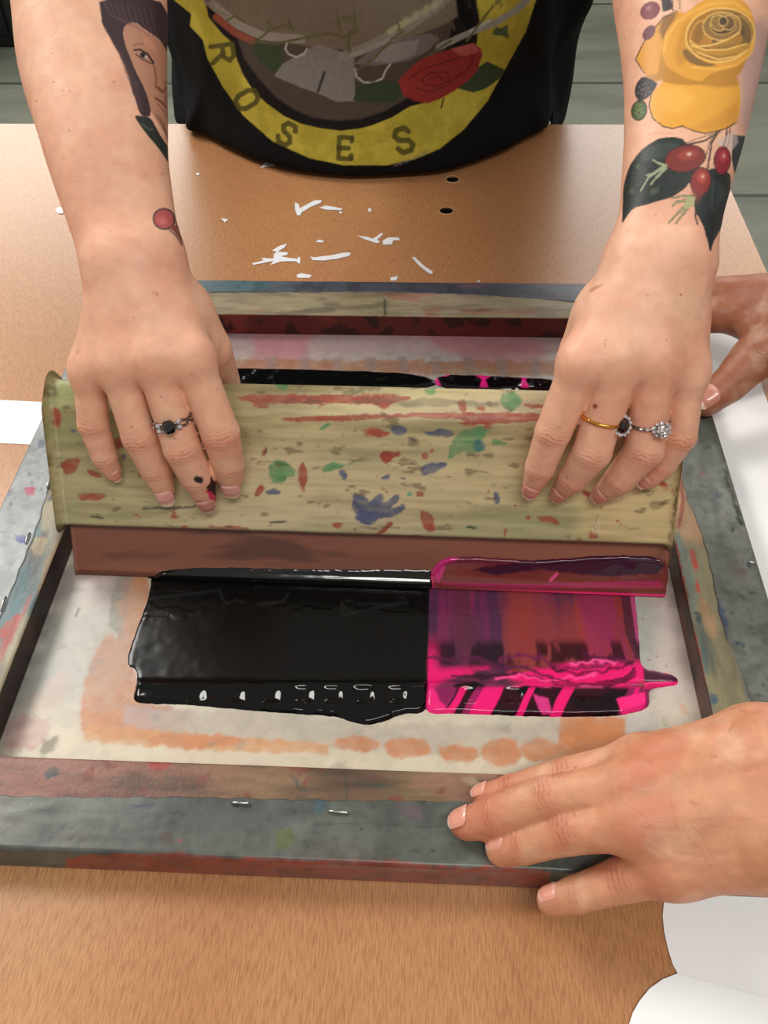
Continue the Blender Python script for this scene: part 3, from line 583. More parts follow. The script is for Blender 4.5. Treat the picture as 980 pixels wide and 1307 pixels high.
for q in ([(640, 262), (670, 250), (715, 285), (710, 300), (690, 300), (680, 318), (650, 325), (640, 290)], [(780, 292), (800, 262), (830, 258), (850, 275), (820, 285)], [(655, 40), (695, 42), (695, 58), (665, 62)], [(780, 165), (805, 152), (808, 160), (785, 175)]): p.poly('h2', q, GRN, 1, .85, 1.4)
p.poly('h2', [(840, 268), (930, 250), (930, 254), (842, 276)], GRN, 1, .5, 1)
for q in ([(725, 262), (740, 262), (748, 300), (740, 340), (728, 345), (722, 310)], [(35, 112), (55, 110), (65, 140), (60, 168), (40, 165)], [(58, 255), (120, 250), (105, 275), (100, 295), (65, 298)], [(125, 280), (170, 290), (175, 305), (150, 305)], [(100, 350), (180, 345), (190, 360), (120, 372)], [(205, 195), (230, 190), (235, 215), (215, 225)], [(275, 285), (292, 270), (295, 300), (280, 308)], [(945, 235), (975, 228), (985, 260), (960, 265)], [(905, 172), (980, 175), (960, 190), (915, 188)], [(812, 432), (840, 428), (842, 442), (820, 446)], [(470, 438), (570, 440), (580, 450), (480, 450)], [(930, 462), (980, 425), (985, 435), (950, 465)], [(620, 225), (632, 225), (628, 245), (620, 242)], [(392, 438), (420, 440), (400, 448)], [(595, 340), (620, 322), (630, 335), (605, 362)]): p.poly('h2', q, RED, .8, .9, 1)
for q in ([(830, 285), (848, 282), (860, 300), (850, 318)], [(865, 375), (885, 370), (900, 395), (940, 405), (940, 430), (905, 440), (880, 410)], [(622, 340), (655, 335), (680, 350), (645, 355)], [(225, 238), (245, 240), (240, 262)], [(85, 165), (105, 170), (98, 182)], [(975, 155), (985, 155), (985, 175)]): p.poly('h2', q, BLU, .8, .9, 1)
p.stroke('h2', [(290, 390), (400, 388), (440, 382)], 3, '2f3024', .8, .8, 1); p.stroke('h2', [(145, 413), (178, 416)], 2.4, '20241c', .6, .9, .8); p.stroke('h2', [(640, 430), (685, 426)], 2, '20303c', .6, 1, .5); p.stroke('h2', [(628, 218), (632, 235)], 1.5, '20201c')
p.poly('h3', [(820, 375), (845, 365), (875, 370), (870, 382), (845, 395), (825, 392)], '2f2228', .8, 1, 1); p.poly('h3', [(680, 410), (690, 430), (685, 465), (670, 458), (668, 435)], 'c9c4a8', 1, .8, 1.5); p.stroke('h3', [(682, 405), (672, 440), (678, 460)], 1.4, '26241e', .6, .9)
p.poly('h3', [(640, 350), (880, 310), (905, 400), (880, 480), (640, 475)], 'c9b384', 1.2, .55, .5); p.stroke('h3', [(905, 330), (895, 400), (880, 482)], 2.2, '4c3a28', 1, .7, 1.5); p.stroke('h3', [(770, 446), (800, 446)], 1.2, '98825a')
p.stroke('h2', [(20, 60), (180, 62)], 2, '8f7f55', 1.5, .3, 1); p.poly('p', [(60, 478), (92, 478), (96, 524), (62, 520)], '8f9a66', 2, .5, 1)
p.m[:] = 1; p.grain((.1, 1, 1), .19, .35, 500); p.noise('5b4a34', 260, .66, .72, 41, .6, (.4, 1, 1)); p.blend(al, '5c4f38', sst(.0335, .0318, S_)*.8)
p.noise(RED, 170, .77, .79, 42, .8, (.7, 1, 1))
link('handle', mesh_np(V, Q, p.c), M_wood, sq)['label'] = 'wooden handle spattered with red, blue and green paint'
pr = prof_pts([(0, -.0075, .0012), (0, 0, .0028), (.034, 0, .0005), (.034, -.0075, .0005)], .0006)
V, Q = extrude_profile(pr, 0, BW, .0012, .0006); p = Paint(V, '82503f'); p.noise('a06a56', 25, .4, .6, 1, .7, (.15, 1, 1)); p.noise('744838', 40, .5, .7, 2, .7, (.15, 1, 1)); p.noise('3a2a26', 60, .62, .72, 4, .6, (.2, 1, 1))
S_ = (V-A0)@UP; p.blend(np.arange(len(V)), '4a2018', sst(.0045, .003, S_)*.6)
link('blade', mesh_np(V, Q, p.c), M_rub, sq)['label'] = 'brown rubber blade'
# ------------------------------------------------------------------ wet ink
def patch(org, e1, e2, nn, outline_px, to2d, step, hf, pad=.004):
    """height field over an outline traced on a plane; falls below the plane outside the outline"""
    W2 = smooth_poly(np.array([to2d(x, y) for x, y in outline_px]), 2); lo = W2.min(0)-pad; hi = W2.max(0)+pad
    nx, ny = ((hi-lo)/step).astype(int)+1; X, Y = np.meshgrid(np.linspace(lo[0], hi[0], nx), np.linspace(lo[1], hi[1], ny), indexing='ij')
    uv = np.stack([X, Y], -1).reshape(-1, 2)
    P = org+uv[:, :1]*e1+uv[:, 1:]*e2
    sd = sdpoly(uv+.0004*np.stack([fbm(P, 300, 2, 3)-.5, fbm(P, 300, 2, 4)-.5], 1)*2, W2); PXY = project(P); h = hf(P, PXY, sd)
    h = np.where(sd > 0, h, np.maximum(-.0012, sd*.8)); V = P+h[:, None]*nn
    i = np.arange(nx*ny).reshape(nx, ny); Q = np.stack([i[:-1, :-1], i[1:, :-1], i[1:, 1:], i[:-1, 1:]], -1).reshape(-1, 4)
    k = (sd > -.0015)[Q].any(1); Q = Q[k]; u, inv = np.unique(Q, return_inverse=True)
    return V[u], inv.reshape(-1, 4), PXY[u], sd[u]
def joinm(parts):
    if len(parts[0]) == 4:
        me = joinm([q[:3] for q in parts]); a = me.attributes.new('Rough', 'FLOAT', 'POINT'); a.data.foreach_set('value', np.concatenate([q[3] for q in parts]).astype(np.float32)); return me
    Vs, Qs, Cs, b = [], [], [], 0
    for V, Q, c in parts: Vs.append(V); Qs.append(Q+b); Cs.append(c); b += len(V)
    return mesh_np(np.concatenate(Vs), np.concatenate(Qs), np.concatenate(Cs))
MZ = .0013
def flat(px, py): q = onz(px, py, MZ); return (q[0], q[1])
EX, EY, EZ = np.eye(3)
BLK = '0a0b0b'
def hf_ink(P, q, sd):
    ridge = np.exp(-((q[:, 1]-(874+(q[:, 0]-200)*.006))/5.)**2)*.55+sst(868, 880, q[:, 1])*.8
    lump = fbm(P, 38, 3, 8)*1.5+.15
    pit = sum(np.exp(-((q[:, 0]-x0)/11)**4-((q[:, 1]-889)/9)**4) for x0 in (300, 345, 388, 425, 465, 507, 250, 600, 655))
    h = .0003+.0021*ridge*lump*(1-.5*pit)+(fbm(P, 200, 2, 9)-.5)*.00015
    top = sst(.0, 14, q[:, 1]-(738+(q[:, 0]-97)*.036)); h = h+.0004*(fbm(P, 70, 2, 18, (1, 3, 1)) > .56)*(q[:, 1] < 790)*.3
    return h*sst(0, .0022, sd)**.5
bl = [(196, 716), (191, 760), (176, 799), (159, 848), (176, 855), (175, 871), (169, 895), (187, 898), (239, 899), (311, 906), (352, 909), (380, 911), (431, 914), (450, 922), (468, 925), (491, 921), (510, 911), (545, 910), (546, 880), (546, 860), (549, 800), (550, 722), (400, 716)]
V1, Q1, q1, s1 = patch(np.array([0, 0, MZ]), EX, EY, EZ, bl, flat, .0007, hf_ink)
_p = Paint(V1, BLK)
for q_ in ([(330, 150), (350, 165), (380, 152), (400, 160)], [(440, 165), (515, 160), (530, 135)], [(330, 130), (335, 150)], [(690, 160), (692, 200), (780, 180), (885, 160), (870, 145)], [(690, 165), (720, 195)], [(115, 150), (330, 125)]): _p.stroke('k4', q_, 4, '1f2020', 1., .8, 1.5)
c1 = _p.c
def rgh(q): return .22-.15*sst(862, 872, q[:, 1])
def hf_back(P, q, sd): return (.0006+.0022*fbm(P, 90, 3, 3))*sst(0, .003, sd)
V2, Q2, q2, s2 = patch(np.array([0, 0, MZ]), EX, EY, EZ, [(290, 471), (300, 469), (420, 472), (551, 477), (560, 500), (290, 500)], flat, .0009, hf_back); c2 = np.tile(hx(BLK), (len(V2), 1))
o = link('black_ink', joinm([(V1, Q1, c1, rgh(q1)), (V2, Q2, c2, q2[:, 0]*0+.1)]), M_ink); tag(o, 'thick wet black ink pulled across the mesh beside the pink', 'ink', kind='stuff')
pk = [(545, 722), (544, 800), (541, 860), (545, 880), (541, 911), (580, 910), (622, 912), (680, 914), (745, 915), (794, 913), (826, 905), (829, 893), (826, 880), (842, 877), (867, 874), (862, 862), (838, 857), (818, 853), (816, 830), (814, 800), (809, 750), (806, 738), (700, 730)]
V1, Q1, q1, s1 = patch(np.array([0, 0, MZ]), EX, EY, EZ, pk, flat, .0006, hf_ink)
PNK, PUR = 'e81a72', '4a1c3a'
p = Paint(V1, '602a40'); al = np.arange(len(V1)); PX, PY = p.Q[:, 0], p.Q[:, 1]
p.blend(al, '8c3434', sst(640, 740, PX+60*(fbm(V1, 40, 3, 2)-.5))*.85); p.noise('4a2a4a', 60, .45, .6, 3, .8, (1, .12, 1)); p.noise('9a4034', 50, .56, .68, 6, .6, (1, .2, 1)); p.noise('8a2a5a', 90, .5, .62, 4, .6, (1, .1, 1))
p.poly('k5', [(715, 145), (745, 150), (760, 260), (785, 350), (760, 345), (730, 260)], '4a2434', 1, .9, 1.5); p.poly('k5', [(745, 145), (765, 150), (800, 300), (790, 380), (765, 300)], 'b8487e', 1, .9, 1)
fr_ = fbm(V1, 130, 4, 7, (1, .3, 1)); p.blend(al, '1c0e18', sst(812, 826, PY)*sst(866, 840, PY)*sst(.42, .52, fr_)*.85)
ln = PY+16*(fbm(V1, 45, 3, 12)-.5)*2; p.blend(al, PNK, sst(842, 856, ln)*sst(.38, .5, fbm(V1, 60, 4, 22, (.6, 1.6, 1)))*.95)
p.blend(al, PNK, sst(24, 8, PX-542)*sst(800, 850, PY)*.95)
for w_, cl, q_ in ((5, '5a1c44', [(112, 340), (180, 350), (260, 345), (330, 368), (420, 375), (500, 398)]), (4, '2a0e22', [(190, 395), (290, 402), (380, 392), (470, 405)]), (5, '6a2048', [(340, 350), (400, 330), (480, 345), (520, 380), (620, 372), (700, 350), (752, 362)]), (3, '24101e', [(500, 370), (560, 392), (650, 388), (720, 372), (760, 352)]), (4, '4a1838', [(600, 330), (660, 345), (720, 335)]), (3.5, 'ff4f9c', [(330, 408), (400, 398), (480, 412), (560, 405), (640, 396)]), (3, 'ff5aa4', [(560, 360), (640, 352), (700, 362)])): p.stroke('k5', q_, w_, cl, 1.4, .8, 4)
for k in range(4): p.stroke('k5', [(500, 400+k*11), (580, 425+k*7), (660, 420+k*6), (730, 400+k*5), (760, 375+k*8)], 2.2, '2a0e1e', .8, .85, 3)
for q_ in ([(190, 425), (260, 415), (300, 430), (290, 445), (200, 448)], [(375, 440), (420, 428), (465, 435), (450, 452), (400, 455)]): p.poly('k5', q_, '0d0a0c', .8, 1, 1)
p.poly('k5', [(560, 440), (600, 428), (660, 432), (690, 450), (640, 458), (580, 456)], 'f0508f', .8, 1, 1)
band = PX+.45*(PY-890)+10*(fbm(V1, 60, 2, 5)-.5); b = sst(.56, .64, vn(np.stack([band/21, PX*0, PX*0], 1))); low = sst(874, 880, PY)
p.blend(al, '0c080b', low*(1-b)*.97); p.blend(al, '8a1f58', low*b*.9); p.blend(al, PNK, low*sst(.72, .8, vn(np.stack([band/15+40, PX*0, PX*0], 1))))
p.poly('k5', [(85, 430), (130, 432), (150, 470), (190, 520), (120, 520), (88, 470)], 'f0287c', 1.2, .9, 2); p.poly('k5', [(440, 455), (490, 470), (500, 520), (470, 520)], 'd83a86', 1.2, .9, 2); p.poly('k5', [(700, 470), (790, 450), (795, 500), (720, 522)], 'f42a80', 1, .95, 2)
p.poly('k5', [(785, 375), (890, 398), (900, 425), (790, 420)], '4a2036', 1, 1, .6); p.poly('k5', [(790, 418), (900, 416), (900, 432), (790, 440)], 'ee2a78', .8, 1, .4)
p.poly('k5', [(108, 110), (118, 110), (112, 430), (100, 430)], '1a0e18', 1, .8, .5)
V2, Q2, q2, s2 = patch(np.array([0, 0, MZ]), EX, EY, EZ, [(551, 477), (640, 480), (725, 485), (740, 500), (560, 500)], flat, .0008, hf_back)
r = Paint(V2, '120b10')
for q_ in ([(598, 228), (645, 228), (640, 236), (612, 238), (622, 258), (604, 258)], [(690, 228), (748, 230), (725, 244), (732, 262), (712, 262), (716, 243)], [(788, 230), (835, 230), (818, 244), (826, 262), (806, 262), (810, 242)], [(890, 236), (903, 236), (903, 245), (890, 245)]): r.poly('b1', q_, 'e8288a', .6, 1, .5)
o = link('pink_ink', joinm([(V1, Q1, p.c, rgh(q1)), (V2, Q2, r.c, q2[:, 0]*0+.1)]), M_ink); tag(o, 'marbled magenta and black wet ink on the right half of the mesh', 'ink', kind='stuff')
def onb(px, py): q = onpl(px, py, A0, NN)-A0; return (q@AX, q@UP)
def hf_bl(P, q, sd):
    s = (P-A0)@UP; return (.0005+.0015*np.exp(-((s-.0035)/.0022)**2)+.0004*fbm(P, 80, 2, 4))*sst(0, .0015, sd)**.6
V1, Q1, _, _ = patch(A0, AX, UP, NN, [(197, 745), (199, 730), (226, 726), (277, 724), (350, 726), (450, 727), (545, 727), (553, 728), (553, 790), (400, 790), (190, 785), (196, 745)], onb, .0006, hf_bl)
def clipb(V): s = (V-A0)@UP; V = V+UP*np.maximum(0, .0004-s)[:, None]; x = (V-A0)@AX; return V-AX*np.maximum(0, x-BW-.0002)[:, None]
o = link('black_ink_smear', mesh_np(clipb(V1), Q1, np.tile(hx(BLK), (len(V1), 1))), M_inkb, sq); o['label'] = 'glossy black ink along the blade edge'
def hf_b2(P, q, sd):
    s = (P-A0)@UP; return (.0004+.0007*np.exp(-((s-.004)/.0022)**2)+.0010*np.exp(-((sd-.001)/.0009)**2)*(s > .008)+.0003*fbm(P, 120, 3, 4))*sst(0, .001, sd)**.6
V1, Q1, _, _ = patch(A0, AX, UP, NN, [(545, 795), (546, 738), (557, 718), (573, 710), (643, 712), (680, 716), (729, 712), (786, 708), (838, 711), (851, 716), (856, 740), (858, 800)], onb, .0006, hf_b2)
V1 = clipb(V1); p = Paint(V1, '6b2436'); al = np.arange(len(V1)); p.noise('7a3a2e', 25, .45, .6, 3, .8, (.2, 1, 1)); p.noise('a0245a', 30, .55, .65, 6, .7, (.25, 1, 1))
p.poly('h3', [(220, 560), (230, 530), (265, 515), (300, 530), (260, 545), (240, 600)], 'c82a78', 1.5, .9, 2); p.poly('h3', [(330, 560), (450, 540), (560, 530), (700, 520), (830, 518), (870, 545), (850, 570), (700, 580), (520, 560), (400, 575)], '2e0e2c', 1.5, .9, 2.5)
p.poly('h3', [(250, 595), (450, 600), (860, 590), (862, 610), (450, 612), (250, 603)], 'a8285e', 1.2, .8, 1.5); p.stroke('h3', [(550, 590), (568, 572)], 4, 'e05090', .8, .9)
s_ = (V1-A0)@UP; p.blend(al, 'f5307e', sst(.0022, .0012, s_)*sst(560, 800, p.Q[:, 0])); p.blend(al, 'd82a70', sst(10, 0, p.Q[:, 0]-548))
link('pink_ink_smear', mesh_np(V1, Q1, p.c), M_inkb, sq)['label'] = 'translucent magenta ink streaked over the blade'
# ================================================================== PAPER
def sheet(name, pts2, z, th=.0003, label='', wav=0., group=None, cat='paper', mat=None, lift=None, step=.006):
    """thin sheet with a real thickness and slight waves; pts2 = outline in table metres"""
    import bmesh
    pts = []
    for i in range(len(pts2)):
        a, b = np.array(pts2[i-1], float), np.array(pts2[i], float); k = max(1, int(np.linalg.norm(b-a)/step)); pts += [a+(b-a)*j/k for j in range(k)]
    bm = bmesh.new(); vs = [bm.verts.new((p_[0], p_[1], 0)) for p_ in pts]; ed = [bm.edges.new((vs[i-1], vs[i])) for i in range(len(vs))]
    bmesh.ops.triangle_fill(bm, use_beauty=True, edges=ed, normal=(0, 0, 1))
    for _ in range(2 if len(vs) < 60 else 1): bmesh.ops.subdivide_edges(bm, edges=bm.edges[:], cuts=1, use_grid_fill=True)
    P = np.array([v.co for v in bm.verts]); h = (fbm(P, 9 if wav > .0005 else 120, 2, 5)-.35)*wav*2
    if lift is not None: h = h+lift(P)
    for v, hh in zip(bm.verts, h): v.co.z = z+max(0, hh)
    r = bmesh.ops.extrude_face_region(bm, geom=bm.faces[:])
    for v in [g for g in r['geom'] if isinstance(g, bmesh.types.BMVert)]: v.co.z += th
    bmesh.ops.recalc_face_normals(bm, faces=bm.faces); me = bpy.data.meshes.new('m'); bm.to_mesh(me); bm.free()
    return tag(link(name, me, mat or M_paper, smooth=False), label, cat, group)
def t2(px, py, z=0): q = onz(px, py, z); return (q[0], q[1])
l0, l1 = t2(0, 511), t2(0, 566); e0, e1 = t2(61, 514), t2(38, 568)
def ext(a, b, d): a, b = np.array(a), np.array(b); t = (b-a)/np.linalg.norm(b-a); return tuple(b+t*d)
sheet('paper_sheet', [ext(e1, l1, .12), ext(l1, e1, .05), ext(l0, e0, .05), ext(e0, l0, .12)], .0002, label='white paper strip poking out from under the left side of the printing frame', th=.0002)
rx0, rx1 = t2(970, 485), t2(980, 516)
sheet('paper_sheet', [(.10, .02), (rx1[0]+.0, .02), (rx1[0], rx1[1]), (rx0[0], rx0[1]+.03), (rx0[0]-.004, .40), (.10, .395)], .0001, label='large white paper sheet under the right side of the printing frame', th=.0002)
sheet('paper_sheet', [t2(848, 1135), t2(847, 1150), t2(845, 1170), t2(847, 1190), t2(852, 1213), t2(858, 1232), t2(866, 1247), (.27, -.085), (.27, .06), (.11, .06)], .0006, label='white paper with a curved left edge below the tanned hand', th=.0003, lift=lambda P: .0012*np.exp(-((P[:, 0]-.125)/.02)**2)*0)
sheet('paper_sheet', [t2(863, 1244), t2(845, 1251), t2(828, 1263), t2(815, 1279), t2(806, 1295), t2(801, 1312), t2(797, 1345), (.275, -.13), (.28, -.055), (.2, -.045)], .0012, label='white rounded paper in the bottom right corner, lowest in the photo', th=.0003)
SC = [('c8', [(335, 155), (350, 165), (350, 176), (400, 150), (425, 149), (423, 158), (388, 171), (357, 190), (354, 200), (343, 201), (335, 180)], 'white V-shaped vinyl scrap beside the shirt hem, centre left'),
 ('c8', [(417, 175), (440, 167), (470, 172), (495, 178), (492, 183), (460, 182), (438, 181)], 'thin white vinyl sliver right of the V-shaped scrap'),
 ('c8', [(484, 187), (493, 187), (494, 194), (486, 194)], 'tiny white vinyl dot just under the thin sliver'),
 ('c8', [(582, 176), (592, 177), (593, 187), (583, 188)], 'tiny white vinyl square alone below the middle of the shirt'),
 ('c8', [(84, 209), (110, 214), (98, 224)], 'small white vinyl triangle alone near the portrait forearm'),
 ('c8', [(1, 57), (12, 57), (11, 64), (2, 63)], 'white vinyl speck furthest left below the shirt'),
 ('c8', [(220, 40), (235, 20), (250, 12), (268, 0), (278, 6), (268, 14), (272, 24), (262, 33), (240, 35)], 'crumpled white vinyl scrap touching the shirt hem'),
 ('c8', [(405, 290), (416, 282), (433, 287), (428, 292)], 'small white vinyl chip above the boat-shaped scrap'),
 ('c8', [(257, 320), (285, 302), (308, 296), (300, 309), (275, 323)], 'small slanted white vinyl scrap above the branching cluster'),
 ('c8', [(190, 362), (228, 353), (222, 344), (262, 346), (264, 330), (275, 322), (312, 326), (308, 334), (285, 338), (320, 345), (346, 347), (345, 340), (353, 342), (353, 362), (345, 362), (340, 355), (285, 356), (252, 368), (262, 354), (195, 367)], 'branching white vinyl cluster, largest tangle of scraps'),
 ('c8', [(387, 339), (400, 342), (450, 336), (500, 327), (523, 326), (521, 335), (480, 347), (430, 353), (395, 351)], 'boat-shaped white vinyl scrap right of the branching cluster'),
 ('c8', [(545, 269), (575, 272), (598, 279), (627, 260), (633, 264), (612, 281), (623, 290), (612, 294), (575, 283)], 'white vinyl scrap like a Y, below the lone square'),
 ('c8', [(631, 286), (650, 275), (685, 275), (689, 284), (667, 284), (662, 298), (632, 298)], 'folded white vinyl scrap right of the Y-shaped one'),
 ('c8', [(730, 341), (738, 340), (770, 370), (801, 391), (797, 399), (785, 395), (750, 366)], 'long slanted white vinyl strip behind the frame, furthest right of the long pieces'),
 ('c8', [(340, 402), (355, 396), (391, 402), (385, 411), (345, 411)], 'white vinyl chip against the back of the frame below the branching cluster'),
 ('c8', [(656, 411), (683, 405), (678, 419), (660, 421)], 'white vinyl chip against the back of the frame near its middle'),
 ('c8', [(948, 422), (961, 420), (956, 428)], 'white vinyl speck against the back of the frame, furthest right'),
 ('c1', [(210, 797), (222, 786), (240, 790), (246, 800), (238, 812), (220, 810)], 'white vinyl scrap left of the forearm with the portrait tattoo')]
for c, pts, lab in SC:
    sheet('vinyl_scrap', [t2(*q) for q in tr(c, pts)], .0002, .00025, lab, .0004, 'white vinyl offcuts on the table', 'scrap', M_scrap, None, .002)
# ================================================================== PEOPLE
def J(px, py, Z, r): return (atZ(px, py, Z), r*Z/F)
def Hh(px, py, h, r):
    P = HP(px, py, h); return (P, r*depth(P)/F)
def Hr(px, py, dh, r):
    """joint whose surface clears the handle face by dh"""
    P = HP(px, py, .008); k = r*depth(P)/F; P = HP(px, py, k+dh); return (P, r*depth(P)/F)
def Wz(px, py, z, r):
    P = onz(px, py, z); return (P, r*depth(P)/F)
def chain(js): return [(js[i][0], js[i+1][0], js[i][1], js[i+1][1]) for i in range(len(js)-1)]
def lerpJ(a, b, t): return (a[0]*(1-t)+b[0]*t, a[1]*(1-t)+b[1]*t)
def arm_pair(js, asp=.36):
    """two rails side by side across the picture make the flattened section of wrist and forearm"""
    out = []
    if not hasattr(asp, '__len__'): asp = [asp]*len(js)
    K = [(np.append(P, [r, k])) for (P, r), k in zip(js, asp)]; K = [K[0]*2-K[1]]+K+[K[-1]*2-K[-2]]; js, asp = [], []
    for i in range(1, len(K)-2):
        for t in (0, 1/3, 2/3) if i < len(K)-3 else (0, 1/3, 2/3, 1):
            q = .5*(2*K[i]+(K[i+1]-K[i-1])*t+(2*K[i-1]-5*K[i]+4*K[i+1]-K[i+2])*t*t+(3*K[i]-K[i-1]-3*K[i+1]+K[i+2])*t**3); js.append((q[:3], q[3])); asp.append(q[4])
    for sg in (-1, 1):
        q = []
        for i, (P, r) in enumerate(js):
            a = js[max(0, i-1)][0]; b = js[min(len(js)-1, i+1)][0]; t = b-a; t /= np.linalg.norm(t); v = (P-CAM); v /= np.linalg.norm(v); s = np.cross(t, v); s /= np.linalg.norm(s)
            k = asp if not hasattr(asp, '__len__') else asp[i]
            q.append((P+s*sg*r*k, r*(1-k)*1.02))
        out.append(chain(q))
    return out
def build_hand(fingers, palm, arm, extra=(), kf=.0022, kweb=.0045):
    """fingers: list of joint lists [MCP, PIP, DIP, TIP]"""
    b = Blob(); b.grp(palm, .011, .001)
    fg = Blob()
    for q in fingers: fg.grp([chain(q)], .0015, .0012)
    b2 = Blob()
    def f(P):
        d = b(P)
        m = b2(P) if b2.g else None
        if m is not None: d = smin(d, m, .012)
        return smin(d, fg(P), kweb)
    if arm: b2.grp(arm, .012, .001)
    for e in extra: b.grp([e], .001, .006)
    return f, fg
def mix3(a, b, t): return a*(1-t[:, None])+np.asarray(b)*t[:, None]
def hand_detail(V, fingers, dors, f):
    """knuckle creases pressed along the back of each finger"""
    n = grad(f, V); h = np.zeros(len(V)); red = np.zeros(len(V)); cre = np.zeros(len(V))
    for fj in fingers:
        for k, amp, wd in ((1, .00015, .0040), (2, .00012, .0022)):
            c, r = fj[k]; ax = fj[k+1][0]-fj[k-1][0]; ax /= np.linalg.norm(ax); d = V-c; near = np.linalg.norm(d, axis=1) < r*2.2
            if not near.any(): continue
            s = d[near]@ax; dn = dors-ax*(dors@ax); dn /= np.linalg.norm(dn); sd = np.cross(ax, dn); w = d[near]@sd
            g = np.exp(-(s/wd)**2)*sst(.2, .7, n[near]@dn)*np.exp(-(w/(r*.75))**4)
            ph = s*(2*PI/.0021)+1.4*np.sin(w*700)+2.5*(fbm(V[near], 500, 2, 3)-.5)*2
            h[near] += amp*g*(np.sin(ph)-.5); h[near] += .0001*g*np.exp(-(s/(wd*.8))**2)*(k == 1); cre[near] = np.maximum(cre[near], g*sst(.3, 1., -np.sin(ph)))
            red[near] += .8*g
        c, r = fj[3]; red += .55*np.exp(-(np.linalg.norm(V-c, axis=1)/(r*1.5))**3)
        c, r = fj[0]; red += .28*np.exp(-(np.linalg.norm(V-c, axis=1)/(r*1.5))**2)
    hand_detail.cre = cre; return V+n*h[:, None], n, np.clip(red, 0, 1)
def nail(parent, f, fj, dors, wid=.84, ln=1.62, col='e0a296', back=.72, tipw=.16, roll=0., long=0.):
    """curved plate laid on the fingertip"""
    f = Blob().grp([chain(fj)], .0015, .001)
    c, r = fj[3]; ax = c-fj[2][0]; ax /= np.linalg.norm(ax); dn = dors-ax*(dors@ax); dn /= np.linalg.norm(dn); sd = np.cross(ax, dn)
    if roll: cr, sr = math.cos(roll), math.sin(roll); dn, sd = cr*dn+sr*sd, cr*sd-sr*dn
    nu, nv = 19, 21; U, W = np.meshgrid(np.linspace(-1, 1, nu), np.linspace(0, 1, nv), indexing='ij'); u, w = U.ravel(), W.ravel()
    hw = wid*r*np.where(w < .28, np.sqrt(np.clip(1-((.28-w)/.30)**2, .05, 1)), 1)*np.where(w > .86, np.sqrt(np.clip(1-((w-.86)/.2)**2, .2, 1)), 1)
    s = -back*r+w*(ln+long)*r
    ang = u*hw/r*1.02; base = c+ax*s[:, None]
    D = dn*np.cos(ang)[:, None]+sd*np.sin(ang)[:, None]
    P = base+D*r*1.7
    for _ in range(12): P = P-D*np.clip(f(P), -.002, .004)[:, None]*.8
    # beyond the fingertip the plate runs straight on
    k = np.abs(((P-base)*D).sum(1)); k = np.maximum(k, r*(.92-.22*np.clip(w-.55, 0, 1)*1.5)); P = base+D*k[:, None]
    P = P+D*(.00034*sst(1.05, .75, np.abs(u))*sst(0, .12, w)+.00006)[:, None]
    i = np.arange(nu*nv).reshape(nu, nv); Q = np.stack([i[:-1, :-1], i[1:, :-1], i[1:, 1:], i[:-1, 1:]], -1).reshape(-1, 4)
    cc = np.tile(hx(col), (len(P), 1)); cc = mix3(cc, hx('e6c2b2'), sst(.26, .12, w)*(1-np.abs(u))*.5); cc = mix3(cc, hx('e2cdb8'), sst(1-tipw, 1-tipw+.08, w+.08*u*u)*.85)
    V2 = np.concatenate([P, P-D*.0004]); Q2 = np.concatenate([Q[:, ::-1], Q+len(P)])
    return link('fingernail', mesh_np(V2, Q2, np.concatenate([cc, cc])), M_nail, parent)
def bbox(js, pad):
    P = np.array([j[0] for j in js]); return P.min(0)-pad, P.max(0)+pad
# -------- the printer (far side of the table)
p1 = empty('person', (-.03, .86, FZ), 'printer in a black t-shirt gripping the squeegee with both tattooed arms', 'person')
NH = NN*.93+np.array([0, 0, .35]); NH /= np.linalg.norm(NH)
# her hand at the left of the picture
Lp = [Hh(114, 474, .020, 21), Hr(119, 541, .008, 19.5), Hr(133, 582, .0035, 16), Hr(144, 603, .0008, 11.5)]
Lr = [Hh(150, 462, .028, 25), Hr(178, 557, .013, 22.5), Hr(198, 598, .005, 19.5), Hr(211, 627, .0006, 15.5)]
Lm = [Hh(198, 457, .031, 26), Hr(232, 571, .014, 24), Hr(251, 609, .006, 21.5), Hr(263, 636, .0006, 16)]
Li = [Hh(244, 457, .028, 26), Hr(281, 552, .013, 24.5), Hr(291, 592, .005, 20.5), Hr(296, 617, .0006, 16)]
def zc(j): return depth(j[0])
zL = zc(Lm[0])
WLj = J(160, 318, zL+.006, 68)
Lfing = [Lp, Lr, Lm, Li]
Lpalm = []
wr = [J(145, 350, zL+.006, 25), J(150, 338, zL+.003, 33), J(172, 335, zL+.003, 33), J(196, 345, zL+.006, 31)]
for fj, w in zip(Lfing, wr): Lpalm.append((w[0], fj[0][0], w[1], fj[0][1]*.98))
Lpalm += [chain([J(145, 395, zL+.014, 22), J(126, 455, zL+.018, 21)]), chain([J(196, 350, zL+.018, 36), J(232, 405, zL+.018, 40), J(246, 440, zL+.022, 34)])]
Lpalm += [chain([J(182, 395, zL+.014, 46), J(195, 440, zL+.016, 44)])]
def fill(fs, k=.86): return [chain([(q[0][0]-NH*.0012, q[0][1]*k) for q in fs])]
Lpalm += fill(Lfing)
Lth = [J(232, 395, zL+.02, 38), J(268, 445, zL+.034, 27), Hh(283, 488, -.036, 24), Hh(296, 540, -.034, 20)]
Larm = [J(169, 322, zL+.008, 61), J(154, 269, zL+.010, 68), J(138, 202, zL+.014, 75), J(130, 150, zL+.020, 82), J(119, 80, zL+.03, 91), J(115, 0, zL+.04, 95), J(105, -90, zL+.055, 100), J(97, -200, zL+.075, 92)]
